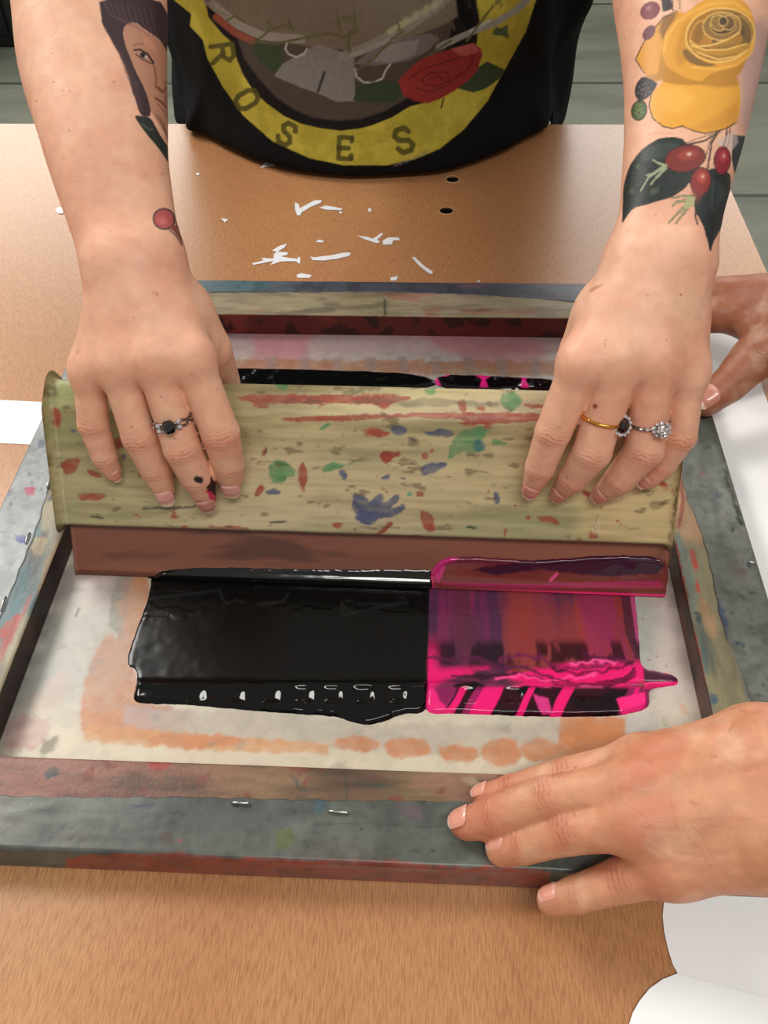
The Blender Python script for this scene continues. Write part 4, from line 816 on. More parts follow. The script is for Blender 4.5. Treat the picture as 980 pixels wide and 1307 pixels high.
fL, _ = build_hand(Lfing+[Lth], Lpalm, arm_pair(Larm, [.42, .38, .32, .3, .28, .26, .25, .2]), [(Li[0][0]+NH*.004, Li[0][0]+NH*.004, Li[0][1]*.62, Li[0][1]*.62), (Lm[0][0]+NH*.003, Lm[0][0]+NH*.003, Lm[0][1]*.6, Lm[0][1]*.6)])
# her hand at the right of the picture
Ri = [Hh(745, 462, .028, 29), Hr(706, 551, .013, 23), Hr(689, 597, .005, 19), Hr(679, 621, .0006, 14.5)]
Rm = [Hh(793, 455, .031, 29), Hr(756, 576, .015, 24.5), Hr(731, 611, .006, 19), Hr(717, 627, .0006, 14.5)]
Rr = [Hh(837, 457, .029, 28), Hr(822, 574, .014, 24.5), Hr(791, 612, .006, 19.5), Hr(770, 629, .0006, 14.5)]
Rp = [Hh(877, 476, .022, 23), Hr(868, 556, .010, 21), Hr(846, 592, .004, 17), Hr(827, 612, .0006, 13)]
zR = zc(Rm[0]); Rfing = [Ri, Rm, Rr, Rp]
wr = [J(807, 350, zR+.006, 33), J(828, 342, zR+.003, 35), J(852, 342, zR+.003, 35), J(873, 350, zR+.006, 31)]
Rpalm = [(w[0], fj[0][0], w[1], fj[0][1]*.98) for fj, w in zip(Rfing, wr)]
Rpalm += [chain([J(872, 400, zR+.016, 26), J(873, 455, zR+.018, 23)]), chain([J(797, 365, zR+.018, 36), J(768, 410, zR+.018, 37), J(757, 445, zR+.022, 34)]), chain([J(830, 400, zR+.014, 50), J(815, 440, zR+.016, 46)])]+fill(Rfing)
Rth = [J(770, 395, zR+.02, 36), J(738, 448, zR+.03, 24), Hh(735, 490, -.036, 22), Hh(722, 540, -.034, 20)]
Rarm = [J(845, 318, zR+.006, 64), J(855, 275, zR+.008, 64), J(864, 221, zR+.012, 69), J(871, 182, zR+.016, 73), J(881, 104, zR+.026, 82), J(884, 39, zR+.034, 91), J(888, -30, zR+.044, 104), J(880, -120, zR+.06, 102), J(860, -210, zR+.08, 94)]
fR, _ = build_hand(Rfing+[Rth], Rpalm, arm_pair(Rarm, [.4, .38, .34, .32, .3, .28, .26, .24, .2]), [(Ri[0][0]+NH*.003, Ri[0][0]+NH*.003, Ri[0][1]*.6, Ri[0][1]*.6), (Rm[0][0]+NH*.003, Rm[0][0]+NH*.003, Rm[0][1]*.6, Rm[0][1]*.6)])
def side_poly(pts): return pts
parts = []
def skin_colors(V, n, red, base, redc, seed):
    c = np.tile(hx(base), (len(V), 1)); c = mix3(c, hx(redc), red*.55)
    c = mix3(c, hx(redc), sst(.45, .7, fbm(V, 45, 3, seed))*.28); c = mix3(c, hx('f0d2b4'), sst(.5, .7, fbm(V, 70, 3, seed+2))*.2)
    c = c*(1.03-.09*sst(.3, .7, fbm(V, 260, 4, seed+8)))[:, None]
    c = mix3(c, hx('a86a50'), sst(.86, .88, fbm(V, 300, 2, seed+5))*.5)
    if len(getattr(hand_detail, 'cre', [])) == len(V): c = mix3(c, hx('a5644c'), hand_detail.cre*.55)
    return c
OUT = '1d1a1c'
def tattoo_left(V, n, c):
    vis = ((n*(CAM-V)).sum(1) > 0)*1.; p = Paint(V, c, vis)
    def poly(pts, col, **k): p.poly('c1', pts, col, sm=1 if len(pts) > 6 else 0, **k)
    poly([(465, 125), (480, 88), (510, 82), (560, 125), (605, 150), (635, 190), (650, 300), (650, 540), (600, 470), (560, 400), (530, 340), (495, 240)], 'b9866c', fe=1.)
    poly([(375, -10), (383, 60), (385, 90), (410, 130), (430, 170), (470, 240), (488, 290), (500, 340), (515, 385), (530, 430), (545, 445), (575, 440), (562, 370), (535, 310), (510, 260), (492, 215), (478, 175), (466, 135), (472, 95), (510, 82), (545, 110), (575, 130), (605, 150), (635, 195), (650, 240), (660, 150), (640, 60), (600, -10)], '3b2a2e', fe=.8, warp=.5)
    for k in range(9): p.stroke('c1', [(392+k*22, 5+k*3), (420+k*20, 60+k*4), (470+k*16, 85+k*8)], 1.3, '6b4d52', al=.55, warp=.8)
    for k in range(5): p.stroke('c1', [(440+k*8, 170+k*22), (480+k*6, 240+k*28), (525+k*4, 330+k*22)], 1.4, '5c3f42', al=.6, warp=.8)
    p.stroke('c1', [(508, 190), (530, 188), (560, 205), (582, 240)], 2.6, '2c1c1e'); p.stroke('c1', [(515, 205), (540, 225), (578, 243)], 1.6, '3a2626'); p.ell('c1', 543, 210, 14, 10, '1d1a1e', 35); p.ell('c1', 553, 215, 5, 4, 'd8d0cc', 35); p.stroke('c1', [(505, 170), (540, 165), (580, 190)], 1.8, '6a4438', al=.7)
    p.stroke('c1', [(585, 250), (592, 300), (590, 330), (612, 350)], 2.4, '7a4a3c', al=.8); p.stroke('c1', [(600, 330), (618, 350), (628, 330)], 2, '4a2c2a', al=.9); p.stroke('c1', [(590, 372), (610, 385), (632, 410)], 3, '6a3432', al=.9); p.stroke('c1', [(600, 395), (635, 440)], 2, '8a5044', al=.7)
    poly([(625, 300), (655, 320), (655, 520), (635, 460), (620, 380)], '8a5a48', al=.6, fe=2); poly([(540, 130), (580, 160), (600, 200), (570, 190), (545, 170)], 'cf9474', al=.7, fe=1.5)
    for k in range(4): p.stroke('c1', [(590+k*10, 430+k*10), (640, 520+k*12)], 1.2, '5a3a36', al=.6)
    poly([(508, 437), (540, 440), (572, 446), (590, 480), (612, 520), (640, 560), (655, 640), (640, 620), (600, 560), (560, 515), (520, 460)], '232b2a', fe=.7); p.stroke('c1', [(540, 470), (565, 490), (580, 492)], 1.2, '6c7a70', al=.6)
    p.ell('c1', 622, 830, 44, 42, '4a3a3c', 20, fe=.8); p.ell('c1', 622, 830, 37, 35, 'b85a58', 20, fe=.8); p.ell('c1', 618, 838, 16, 14, 'd0787a', 20, fe=2, al=.7); poly([(640, 860), (672, 850), (690, 900), (695, 930), (665, 885)], '8a4a46', fe=.8); p.stroke('c1', [(640, 868), (668, 895), (690, 930)], 1.5, '4a3a3c'); p.stroke('c1', [(655, 825), (670, 850), (685, 880)], 1.5, '4a3a3c')
    p.wk = 2.2
    p.ell('c5', 632, 1020, 22, 14, '2c2428', 10, fe=1.4, warp=1.); p.poly('c5', [(685, 1000), (705, 1040), (718, 1080), (712, 1110), (690, 1110), (670, 1060), (662, 1050), (680, 1030)], '34161f', fe=.8, warp=.8); p.poly('c5', [(658, 1058), (690, 1078), (716, 1090), (708, 1120), (690, 1130)], 'd8305c', fe=.7, warp=.8)
    for x, y in ((202, 310), (432, 310), (138, 382), (262, 495)): p.ell('c1', x, y, 4, 4, 'a5694e', fe=.8, al=.8)
    return p.c
def tattoo_right(V, n, c):
    vis = ((n*(CAM-V)).sum(1) > 0)*1.; p = Paint(V, c, vis)
    def poly(pts, col, **k): p.poly('c4', pts, col, sm=1 if len(pts) > 6 else 0, **k)
    def st(pts, w, col, **k): p.stroke('c4', pts, w, col, **k)
    poly([(690, 130), (860, 80), (840, 400), (780, 560), (735, 660), (700, 600), (720, 400)], '8c7f86', fe=9, al=.55)
    st([(600, 650), (570, 700), (548, 840)], 2.4, '2a2422'); st([(645, 640), (640, 680), (618, 740)], 2.2, '2a2422'); st([(660, 630), (655, 700), (640, 730)], 1.4, '2a2422'); st([(610, 645), (540, 690), (440, 712)], 2.4, '33302a'); st([(590, 650), (560, 700), (535, 790)], 1.6, '6a6248'); st([(585, 655), (500, 680), (450, 700)], 1.3, '7a6a50')
    LEAF = '232b28'
    poly([(127, 1108), (133, 1020), (133, 940), (145, 880), (165, 815), (195, 770), (225, 735), (280, 695), (330, 675), (385, 672), (425, 680), (445, 700), (480, 740), (520, 800), (500, 840), (465, 890), (440, 925), (385, 965), (320, 985), (250, 1005), (185, 1020), (155, 1060)], LEAF, fe=.7, warp=.5)
    poly([(230, 740), (330, 700), (400, 700), (430, 730), (350, 770), (280, 790), (220, 800)], '3f4a44', fe=3, al=.7, warp=1); poly([(180, 840), (240, 810), (250, 870), (200, 930), (160, 960)], '353d36', fe=3, al=.7); poly([(270, 930), (310, 915), (310, 945), (270, 960)], '56604e', fe=2, al=.6); poly([(165, 930), (190, 920), (190, 950), (170, 955)], '5c6450', fe=2, al=.6); poly([(190, 820), (215, 800), (215, 830)], '67705c', fe=2, al=.6)
    st([(420, 710), (330, 800), (230, 900), (150, 1040)], 1.5, '15191a', al=.8)
    for k in range(5): st([(370-k*40, 760+k*42), (330-k*36, 730+k*50)], 1.2, '151a19', al=.7); st([(360-k*40, 780+k*42), (390-k*44, 850+k*40)], 1.2, '151a19', al=.7)
    poly([(480, 1000), (500, 940), (540, 850), (575, 820), (620, 850), (660, 845), (664, 900), (655, 980), (630, 1095), (600, 1150), (578, 1190), (563, 1245), (552, 1190), (530, 1115), (508, 1070), (490, 1040)], '232a29', fe=.7, warp=.5); poly([(570, 880), (620, 900), (640, 960), (600, 1000), (580, 1080), (560, 1000)], '3d4848', fe=3, al=.6, warp=1); st([(600, 850), (585, 1000), (565, 1230)], 1.4, '141818', al=.8)
    poly([(672, 660), (735, 668), (725, 740), (700, 800), (682, 855), (668, 780)], '2c3138', fe=.8); poly([(590, 700), (610, 680), (690, 640), (700, 700), (668, 740)], 'cfc2bc', fe=2, al=.5)
    # rose, outer petals first
    poly([(193, 292), (215, 240), (245, 190), (290, 125), (340, 85), (400, 55), (440, 60), (380, 130), (340, 200), (335, 270), (352, 350), (320, 395), (290, 402), (262, 385), (240, 355), (225, 330)], 'd8983e', fe=.7); poly([(330, 80), (400, 60), (370, 150), (335, 210), (310, 150)], '7a5638', fe=3, al=.8); poly([(245, 370), (350, 350), (320, 395), (280, 402)], 'a87434', fe=3, al=.7); st([(400, 52), (330, 90), (245, 190), (195, 292), (240, 360)], 1.3, OUT)
    poly([(262, 525), (270, 480), (290, 440), (340, 390), (380, 365), (440, 372), (520, 405), (560, 395), (640, 380), (690, 372), (708, 420), (712, 500), (705, 560), (690, 605), (640, 630), (580, 648), (520, 656), (470, 640), (425, 618), (370, 632), (320, 618), (280, 580)], 'e0a23e', fe=.7)
    poly([(440, 375), (700, 375), (700, 420), (600, 430), (520, 415)], 'a4702f', fe=4, al=.7); poly([(600, 560), (700, 500), (700, 600), (560, 645), (470, 630)], 'c98a34', fe=5, al=.6); poly([(320, 440), (420, 430), (500, 480), (420, 560), (330, 540)], 'eeb354', fe=6, al=.6)
    st([(280, 420), (262, 520), (280, 580), (330, 620), (380, 632), (425, 618), (480, 642), (540, 656), (640, 632), (690, 600)], 1.4, OUT)
    poly([(330, 200), (300, 395), (420, 420), (560, 415), (700, 390), (760, 250), (700, 60), (450, 60)], 'b9822f', fe=1.5)
    poly([(326, 240), (335, 180), (360, 130), (400, 85), (470, 45), (510, 10), (560, -12), (700, -12), (745, 20), (775, 80), (785, 150), (782, 220), (760, 270), (720, 310), (660, 335), (590, 350), (540, 380), (520, 402), (460, 390), (400, 360), (350, 330), (330, 290)], 'd89a3a', fe=.8)
    poly([(390, 300), (400, 200), (430, 120), (480, 80), (440, 200), (450, 280), (420, 330)], 'b5802f', fe=4, al=.6); poly([(425, 250), (450, 235), (520, 300), (600, 318), (560, 330), (480, 320), (440, 290)], '5c4a34', fe=2, al=.8)
    HI = 'e8bd68'
    def petal(cx, cy, rx, ry, rot, fill, rim, w=6, al=1.):
        p.ell('c4', cx, cy, rx+w, ry+w, rim, rot, fe=1., al=al, warp=.6); p.ell('c4', cx, cy, rx, ry, fill, rot, fe=1.3, al=al, warp=.6)
    petal(612, 172, 165, 128, -8, 'a3702e', HI, 8); p.ell('c4', 640, 150, 120, 95, '6f5332', -8, fe=4, al=.8)
    petal(520, 175, 52, 78, 18, 'b07c36', 'd0a050', 4); p.ell('c4', 505, 165, 25, 55, '7f5a2c', 18, fe=3, al=.7)
    petal(712, 160, 52, 80, -14, '7d6238', 'c9a05a', 4); p.ell('c4', 700, 150, 30, 55, '5a4830', -14, fe=3, al=.8)
    petal(620, 128, 92, 66, -4, '8a683a', HI, 5); petal(628, 120, 66, 48, -10, '54432f', 'd0a45a', 4); petal(606, 112, 40, 36, 20, '8f6d3c', HI, 3.5); petal(650, 112, 32, 34, -20, '6d5334', HI, 3.5); petal(626, 104, 20, 22, 0, '4f3f2c', HI, 3)
    poly([(462, 200), (500, 226), (560, 222), (640, 196), (705, 160), (730, 190), (700, 232), (620, 250), (530, 246), (480, 230)], 'a87a38', fe=1.2); poly([(470, 222), (540, 244), (640, 244), (740, 214), (768, 205), (748, 250), (690, 276), (600, 288), (525, 272)], 'b98838', fe=1.2)
    poly([(480, 215), (560, 235), (680, 220), (640, 240), (540, 245)], '7a5a30', fe=2.5, al=.7); poly([(520, 262), (600, 275), (700, 262), (640, 282), (570, 284)], '80602f', fe=2.5, al=.7)
    for q in ([(462, 200), (500, 228), (560, 224), (640, 198), (706, 160)], [(470, 222), (540, 246), (640, 244), (740, 216)], [(500, 258), (600, 292), (690, 278), (750, 244)]): st(q, 2., HI, al=.9)
    for q in ([(335, 250), (350, 180), (400, 110), (470, 60), (560, 20), (680, 10), (760, 70)], [(480, 330), (600, 340), (690, 320), (765, 260), (780, 180)]): st(q, 3.5, 'ecb856', al=.55, fe=1.5)
    p.ell('c4', 268, 52, 52, 42, '7a343c', -35); p.ell('c4', 262, 40, 14, 10, 'b87878', -35, fe=2, al=.7); p.ell('c4', 262, 160, 42, 26, '6a3038', -55); poly([(320, -10), (370, -10), (375, 45), (330, 60)], '3f3a3c'); st([(375, 0), (380, 50)], 1.6, OUT); st([(412, 0), (415, 45)], 1.4, OUT)
    poly([(190, 440), (205, 400), (235, 372), (285, 395), (305, 410), (290, 440), (260, 480), (215, 500), (195, 475)], '332c31', fe=.8)
    p.ell('c4', 214, 542, 40, 52, '2c3526', 15); p.ell('c4', 214, 542, 34, 46, '4c5c38', 15)
    for k in range(14): a = k*2.4; p.ell('c4', 214+24*math.sin(a)*math.sqrt(k/14), 542+38*math.cos(a)*math.sqrt(k/14), 6, 6, '7a8a5c', fe=.6, al=.7)
    for k in range(12): a = k*2.4; p.ell('c4', 236+32*math.sin(a)*math.sqrt(k/12), 440+38*math.cos(a)*math.sqrt(k/12), 5, 5, '7a6e74', fe=.6, al=.6)
    st([(262, 660), (300, 655), (380, 655)], 3, 'cf8f80', al=.5, fe=1.5)
    def hip(cx, cy, rx, ry, rot, col, hi):
        p.ell('c4', cx, cy, rx+5, ry+5, '3a1c1c', rot); p.ell('c4', cx, cy, rx, ry, col, rot); r_ = math.radians(rot); p.ell('c4', cx+rx*.15, cy-ry*.3, rx*.5, ry*.42, hi, rot, fe=3, al=.65); p.ell('c4', cx+rx*.2, cy-ry*.35, rx*.12, ry*.14, 'eac4b0', rot, fe=1.4, al=.7)
    hip(440, 778, 98, 62, -12, '7c2e2a', 'a8483a'); hip(622, 788, 38, 66, 3, '8c2834', 'c04a52'); hip(516, 890, 47, 66, 8, '8a2c28', 'c4543e'); poly([(470, 930), (530, 950), (500, 1000), (475, 960)], '7a3a2c', fe=3, al=.8)
    for q in ([(345, 812), (305, 800), (282, 785)], [(340, 820), (290, 850), (250, 860)], [(345, 825), (300, 870), (272, 905)], [(335, 815), (260, 870), (222, 935)]): st(q, 3.2, '98a080', taper=.75)
    for q in ([(478, 965), (430, 962), (375, 972)], [(470, 985), (410, 1040), (358, 1095)], [(475, 990), (430, 1050), (395, 1095)], [(450, 985), (400, 990), (378, 1010)]): st(q, 3.6, '2a2c24', taper=.6); st(q, 1.8, 'a3a57c', taper=.7)
    poly([(455, 960), (490, 970), (480, 1010), (440, 1030), (430, 1010)], 'a8a87a', fe=1.2, warp=.5); st([(495, 1040), (490, 1060), (500, 1100)], 3, LEAF, taper=.6)
    p.ell('c6', 344, 688, 9, 9, '8f4a34', fe=1); p.poly('c6', [(320, 262), (345, 245), (375, 238), (360, 250), (330, 268)], 'b8735c', fe=1, al=.7); p.ell('c6', 660, 277, 5, 4, '9c6048', fe=.8)
    return p.c
SK1, SKR1 = 'e6b194', 'd2846a'
def shade_body(f, box, h, fingers, dors, base, redc, seed, art=None, sub=1, post=None):
    V, Q = nets(f, *box, h, 0); M_ = np.array([q[0][0] for q in fingers])
    arm_w = lambda V: sst(.052, .075, np.min([np.linalg.norm(V-m, axis=1) for m in M_], axis=0))
    V = relax(V, Q, arm_w(V))
    for _ in range(sub): V, Q = subdiv(V, Q); V = V-grad(f, V)*(f(V)*(1-arm_w(V)))[:, None]; V = relax(V, Q, arm_w(V), 4)
    V, n, red = hand_detail(V, fingers, dors, f)
    if post: V = post(V, n)
    n = vnorm(V, Q, n); c = skin_colors(V, n, red, base, redc, seed)
    if art: c = art(V, n, c)
    return V, Q, c
bxL = bbox(sum(Lfing, [])+Lth+Larm, .06); bxR = bbox(sum(Rfing, [])+Rth+Rarm, .06)
parts.append(shade_body(fL, bxL, .0013, Lfing, NH, SK1, SKR1, 3, tattoo_left)); parts.append(shade_body(fR, bxR, .0013, Rfing, NH, SK1, SKR1, 6, tattoo_right))
# trunk, shoulders, upper arms and neck: coarser, outside the frame or under the shirt
def A(*v): return np.array(v, float)
eL, eR = Larm[-1][0], Rarm[-1][0]; shL, shR = A(-.215, .80, .42), A(.155, .80, .42)
trunk = Blob().grp([(A(-.03-.06, .89, -.02), A(-.03-.07, .86, .36), .085, .082), (A(-.03+.06, .89, -.02), A(-.03+.07, .86, .36), .085, .082), (shL, shR, .062, .062), (A(-.03, .82, .42), A(-.03, .76, .56), .055, .05), (A(-.03, .885, -.02), A(-.03, .85, .4), .095, .085)], .03, .001)
trunk.grp([(shL, eL, .056, .046), (eL, Larm[-2][0], .045, Larm[-2][1]*.93)], .01, .03); trunk.grp([(shR, eR, .056, .046), (eR, Rarm[-2][0], .045, Rarm[-2][1]*.9)], .01, .03)
hd = A(-.03, .70, .66); trunk.grp([(hd+A(0, .02, .02), hd+A(0, -.01, -.02), .082, .072), (hd+A(0, -.055, -.055), hd+A(0, -.06, -.05), .035, .03), (hd+A(0, -.085, -.01), hd+A(0, -.098, -.03), .008, .012)], .03, .03)
V, Q = nets(trunk, (-.42, .3, -.2), (.4, 1.1, .84), .006, 0)
parts.append((V, Q, skin_colors(V, V, np.zeros(len(V)), SK1, SKR1, 9)))
body1 = link('body', joinm(parts), M_skin, p1)
for fj, kw in ((Lr, dict(long=.12, tipw=.2)), (Lm, dict(col='c9887c', tipw=.12)), (Li, dict())): nail(body1, fL, fj, NH, **kw)
nail(body1, fL, Lp, NH+AX*.6, wid=.6, col='d2907e')
nail(body1, fR, Ri, NH-AX*.1, col='cf8a7c'); nail(body1, fR, Rm, NH-AX*.35, col='cc8878', tipw=.1); nail(body1, fR, Rr, NH-AX*.45, col='c98878', tipw=.1); nail(body1, fR, Rp, NH-AX*.6, col='cf9080', wid=.7)
# hair: a simple bob (outside the frame)
hb = Blob().grp([(hd+A(0, .035, .035), hd+A(0, .03, .0), .088, .086), (hd+A(-.06, .04, 0), hd+A(-.065, .05, -.12), .045, .03), (hd+A(.06, .04, 0), hd+A(.065, .05, -.12), .045, .03)], .03, .001)
V, Q = nets(hb, (-.2, .55, .45), (.14, .9, .84), .006, 0); link('hair', mesh_np(V, Q), cmat('brown_hair', '3a2a24', .5, 0, .3, 200), p1)
# ------------------------------------------------------------------ t-shirt
HEM = [(215, 135), (226, 150), (241, 162), (262, 167), (290, 182), (330, 200), (370, 211), (410, 217), (450, 219.5), (500, 218), (560, 213.5), (600, 203), (640, 188), (672, 171), (694, 160), (712, 140)]
def shirt():
    hz = .006
    F_ = np.array([onz(x, y+4, hz) for x, y in HEM[2:-1]])
    # the sides turn back behind the table edge
    L_ = atZ(212, 132, .97); R_ = atZ(722, 128, .97)
    L2, R2 = np.array([L_[0]-.0, .86, -.06]), np.array([R_[0]+.0, .86, -.06])
    Lm_, Rm_ = A(F_[0][0]-.012, .745, -.012), A(F_[-1][0]+.012, .745, -.012)
    back = [np.array([.5*(L2[0]+R2[0])+.5*(R2[0]-L2[0])*math.cos(t), .88+.15*math.sin(t), -.08]) for t in np.linspace(.15, PI-.15, 12)]
    ring = np.array([L2, Lm_]+list(F_)+[Rm_, R2]+back)
    # resample closed Catmull-Rom
    n = len(ring); cum = np.concatenate([[0], np.cumsum(np.linalg.norm(np.roll(ring, -1, 0)-ring, axis=1))])
    # chords dense at the front
    NF, K = 620, 300
    u = np.concatenate([np.linspace(0, cum[n-12], NF, endpoint=False), np.linspace(cum[n-12], cum[-1], 90, endpoint=False)])
    seg = np.clip(np.searchsorted(cum, u, 'right')-1, 0, n-1); t = ((u-cum[seg])/(cum[seg+1]-cum[seg]))[:, None]
    p0, p1_, p2, p3 = ring[(seg-1) % n], ring[seg], ring[(seg+1) % n], ring[(seg+2) % n]
    B = .5*((2*p1_)+(-p0+p2)*t+(2*p0-5*p1_+4*p2-p3)*t*t+(-p0+3*p1_-3*p2+p3)*t**3)
    B[:, 2] = np.where(B[:, 1] < .74, np.maximum(B[:, 2], .004), B[:, 2])
    cen = A(-.028, .86, 0); ang = np.arctan2(B[:, 1]-cen[1], B[:, 0]-cen[0])
    def ringz(z, cx, cy, a, b): return np.stack([cx+a*np.cos(ang), cy+b*np.sin(ang), np.full(len(ang), z)], 1)
    keys = [(0, None), (.10, ringz(.055, -.034, .855, .205, .232)), (.22, ringz(.12, -.032, .855, .219, .222)), (.5, ringz(.24, -.03, .85, .22, .19)), (.8, ringz(.36, -.03, .83, .21, .15)), (1., ringz(.47, -.03, .80, .12, .10))]
    rows = []
    for k in range(K):
        s = (k/(K-1)); s = s*.22/.62 if s < .62 else .22+(s-.62)/.38*.78
        j = max(i for i in range(len(keys)-1) if keys[i][0] <= s+1e-9); a, b = keys[j], keys[j+1]; t = (s-a[0])/(b[0]-a[0])
        Pa = B if a[1] is None else a[1]; m = [B if q[1] is None else q[1] for q in keys]
        d0 = (m[j+1]-m[max(j-1, 0)])/(keys[j+1][0]-keys[max(j-1, 0)][0])*(b[0]-a[0]); d1 = (m[min(j+2, len(m)-1)]-m[j])/(keys[min(j+2, len(m)-1)][0]-keys[j][0])*(b[0]-a[0])
        if j == 0: d0 = np.zeros_like(B)+A(0, 0, .02)+(B-cen)*A(.12, .06, 0)
        rows.append((2*t**3-3*t*t+1)*m[j]+(t**3-2*t*t+t)*d0+(-2*t**3+3*t*t)*m[j+1]+(t**3-t*t)*d1)
    V = np.array(rows).reshape(-1, 3); nn_ = len(B)
    i = np.arange(K*nn_).reshape(K, nn_); j_ = np.roll(i, -1, 1); Q = np.stack([i[:-1], j_[:-1], j_[1:], i[1:]], -1).reshape(-1, 4)
    out = V-A(-.028, .86, 0); out[:, 2] = 0; out /= np.linalg.norm(out, axis=1, keepdims=True)
    hh = np.repeat(np.arange(K)/K, nn_)
    fold = (fbm(V, 16, 2, 3, (1.6, 1, .35))-.5)*.016*sst(.0, .3, hh)+sst(.09, .16, V[:, 0])*.006*np.sin(V[:, 0]*150+V[:, 2]*22)*sst(.0, .15, hh)+.0025*np.sin(V[:, 2]*60+V[:, 0]*14)*sst(.05, .3, hh)
    V = V+out*fold[:, None]
    V[:, 2] = np.where(V[:, 1] < .74, np.maximum(V[:, 2], .002), V[:, 2])
    return V, Q
V, Q = shirt()
vis = (V[:, 1] < .84)*1.; p = Paint(V, '0d0d0f', vis)
YEL, OLV = 'a99c38', '4a4720'
p.poly('p', [(215, -14), (222, 0), (244, 18), (242, 33), (259, 51), (264, 73), (284, 110), (310, 147), (347, 180), (395, 202), (439, 211), (494, 211), (530, 203), (561, 190), (592, 165), (622, 129), (644, 89), (671, 40), (684, 0), (688, -14)], YEL, .9, 1, .4)
p.noise('cdbb4a', 40, .5, .65, 3, .0)
w = fbm(V, 60, 3, 8); k_ = np.abs(p.c-hx(YEL)).sum(1) < .02; p.blend(np.arange(len(V)), 'a39434', k_*sst(.5, .65, w)*.7); p.blend(np.arange(len(V)), 'c6b64a', k_*sst(.5, .35, w)*.5)
p.poly('p', [(258, -14), (266, 22), (285, 45), (297, 55), (302, 75), (310, 95), (323, 116), (340, 132), (362, 148), (384, 158), (410, 164), (435, 167), (460, 164), (475, 160), (500, 150), (523, 136), (560, 127), (585, 110), (600, 90), (608, 60), (612, 25), (606, -14)], '1b1615', .9)
p.poly('p', [(290, -14), (300, 40), (312, 75), (330, 100), (352, 124), (375, 140), (400, 150), (430, 154), (460, 152), (490, 142), (515, 128), (535, 112), (570, 60), (588, -14)], '4a4038', 2)
p.poly('p', [(270, -14), (275, 15), (340, 50), (400, 60), (450, 65), (520, 50), (570, 30), (600, 10), (590, -14)], '6f6454', 2, .95); p.noise('857860', 50, .5, .66, 30, .0)
p.poly('p', [(590, -14), (600, 10), (606, 30), (596, 38), (584, 20), (580, -14)], '0e0c0c', 1)
p.poly('p', [(320, 56), (358, 56), (364, 96), (350, 92), (332, 80)], '38442c', .9); p.poly('p', [(350, 97), (360, 82), (406, 56), (440, 68), (452, 72), (453, 129), (430, 130), (406, 119), (385, 112)], '7a7570', .9, .95, .4); p.stroke('p', [(414, 92), (406, 116)], 3.5, '3a3530', .8)
p.stroke('p', [(270, 4), (300, 30), (335, 46), (384, 50)], 11, '8c8478', 1, .95, .6); p.stroke('p', [(276, 22), (300, 42), (322, 52)], 9, '8a4a38', 1, .9, .6); p.stroke('p', [(262, 2), (276, 14), (290, 20)], 5, '7a7262', .8, .9)
p.stroke('p', [(438, 72), (470, 60), (520, 34), (560, 6), (575, -10)], 13, '7f7c6e', 1, .95, .5); p.stroke('p', [(498, 40), (560, 3)], 8, '9a9678', 1, .9, .4); p.stroke('p', [(450, 70), (500, 50)], 6, '918d88', 1, .7)
p.poly('p', [(452, 82), (470, 66), (510, 50), (550, 42), (560, 50), (545, 66), (520, 78), (480, 84)], '6c6562', .9, .95, .4); p.poly('p', [(470, 78), (500, 56), (535, 50), (530, 70), (500, 80)], '857f7b', 1, .8)
p.stroke('p', [(560, 60), (590, 46), (630, 30), (660, 12), (678, -6)], 8, '8f8c84', .9, .95, .5); p.stroke('p', [(600, 40), (625, 26)], 4, 'b0aea6', .8, .8)
for q in ([(366, 55), (364, 62), (368, 69), (378, 73), (388, 69), (392, 62)], [(453, 88), (455, 98), (464, 105), (476, 106), (488, 100), (492, 90), (498, 82)]): p.stroke('p', q, 2.2, 'a8a6a2', .7)
for q in ([(290, 26), (300, 20), (312, 28)], [(330, 50), (345, 38), (365, 32), (375, 38)], [(320, 52), (350, 56), (400, 46), (420, 42), (440, 48), (455, 40)], [(434, 40), (432, 28), (440, 22), (452, 24), (454, 34), (446, 42), (444, 66)], [(455, 90), (478, 74), (500, 50), (515, 40), (508, 38)], [(596, 52), (612, 30), (626, 12), (640, -4)], [(540, 78), (560, 62), (575, 52)]): p.stroke('p', q, 3, '5a5838', .8, .95)
for x, y in ((345, 34), (372, 34), (432, 24), (455, 26), (510, 36), (448, 66), (560, 52), (580, 38), (640, 8)): p.stroke('p', [(x, y), (x-3, y-8)], 2.4, '56543a', .7)
p.poly('p', [(450, 128), (457, 110), (480, 104), (508, 103), (514, 118), (505, 130), (480, 131)], '333f2c', .9); p.poly('p', [(584, 113), (590, 98), (601, 92), (622, 78), (644, 89), (640, 98), (629, 107), (618, 114), (604, 118)], '3a4730', .8); p.stroke('p', [(590, 113), (615, 98), (640, 90)], 1.5, '333f2c'); p.poly('p', [(632, 34), (640, 36), (648, 31), (649, 50), (642, 46), (628, 44)], '4a5a3c', .8)
p.poly('p', [(508, 103), (518, 92), (531, 80), (545, 72), (561, 67), (585, 60), (604, 55), (614, 62), (616, 70), (612, 80), (610, 89), (596, 104), (580, 116), (562, 126), (546, 132), (530, 129), (515, 122)], '8a302c', .9, 1, .5)
for q in ([(520, 102), (540, 88), (565, 80), (595, 70)], [(530, 112), (550, 118), (572, 108), (590, 92)], [(538, 100), (552, 92), (570, 92), (574, 102), (558, 110), (542, 108), (538, 100)], [(548, 101), (560, 97), (566, 102)], [(600, 62), (604, 78), (594, 92)]): p.stroke('p', q, 2, '5f1f20', .8, .85)
p.poly('p', [(575, 62), (604, 55), (612, 66), (590, 72)], 'b0605a', 1.2, .7); p.stroke('p', [(566, 126), (563, 138)], 2.2, '4a3a22')
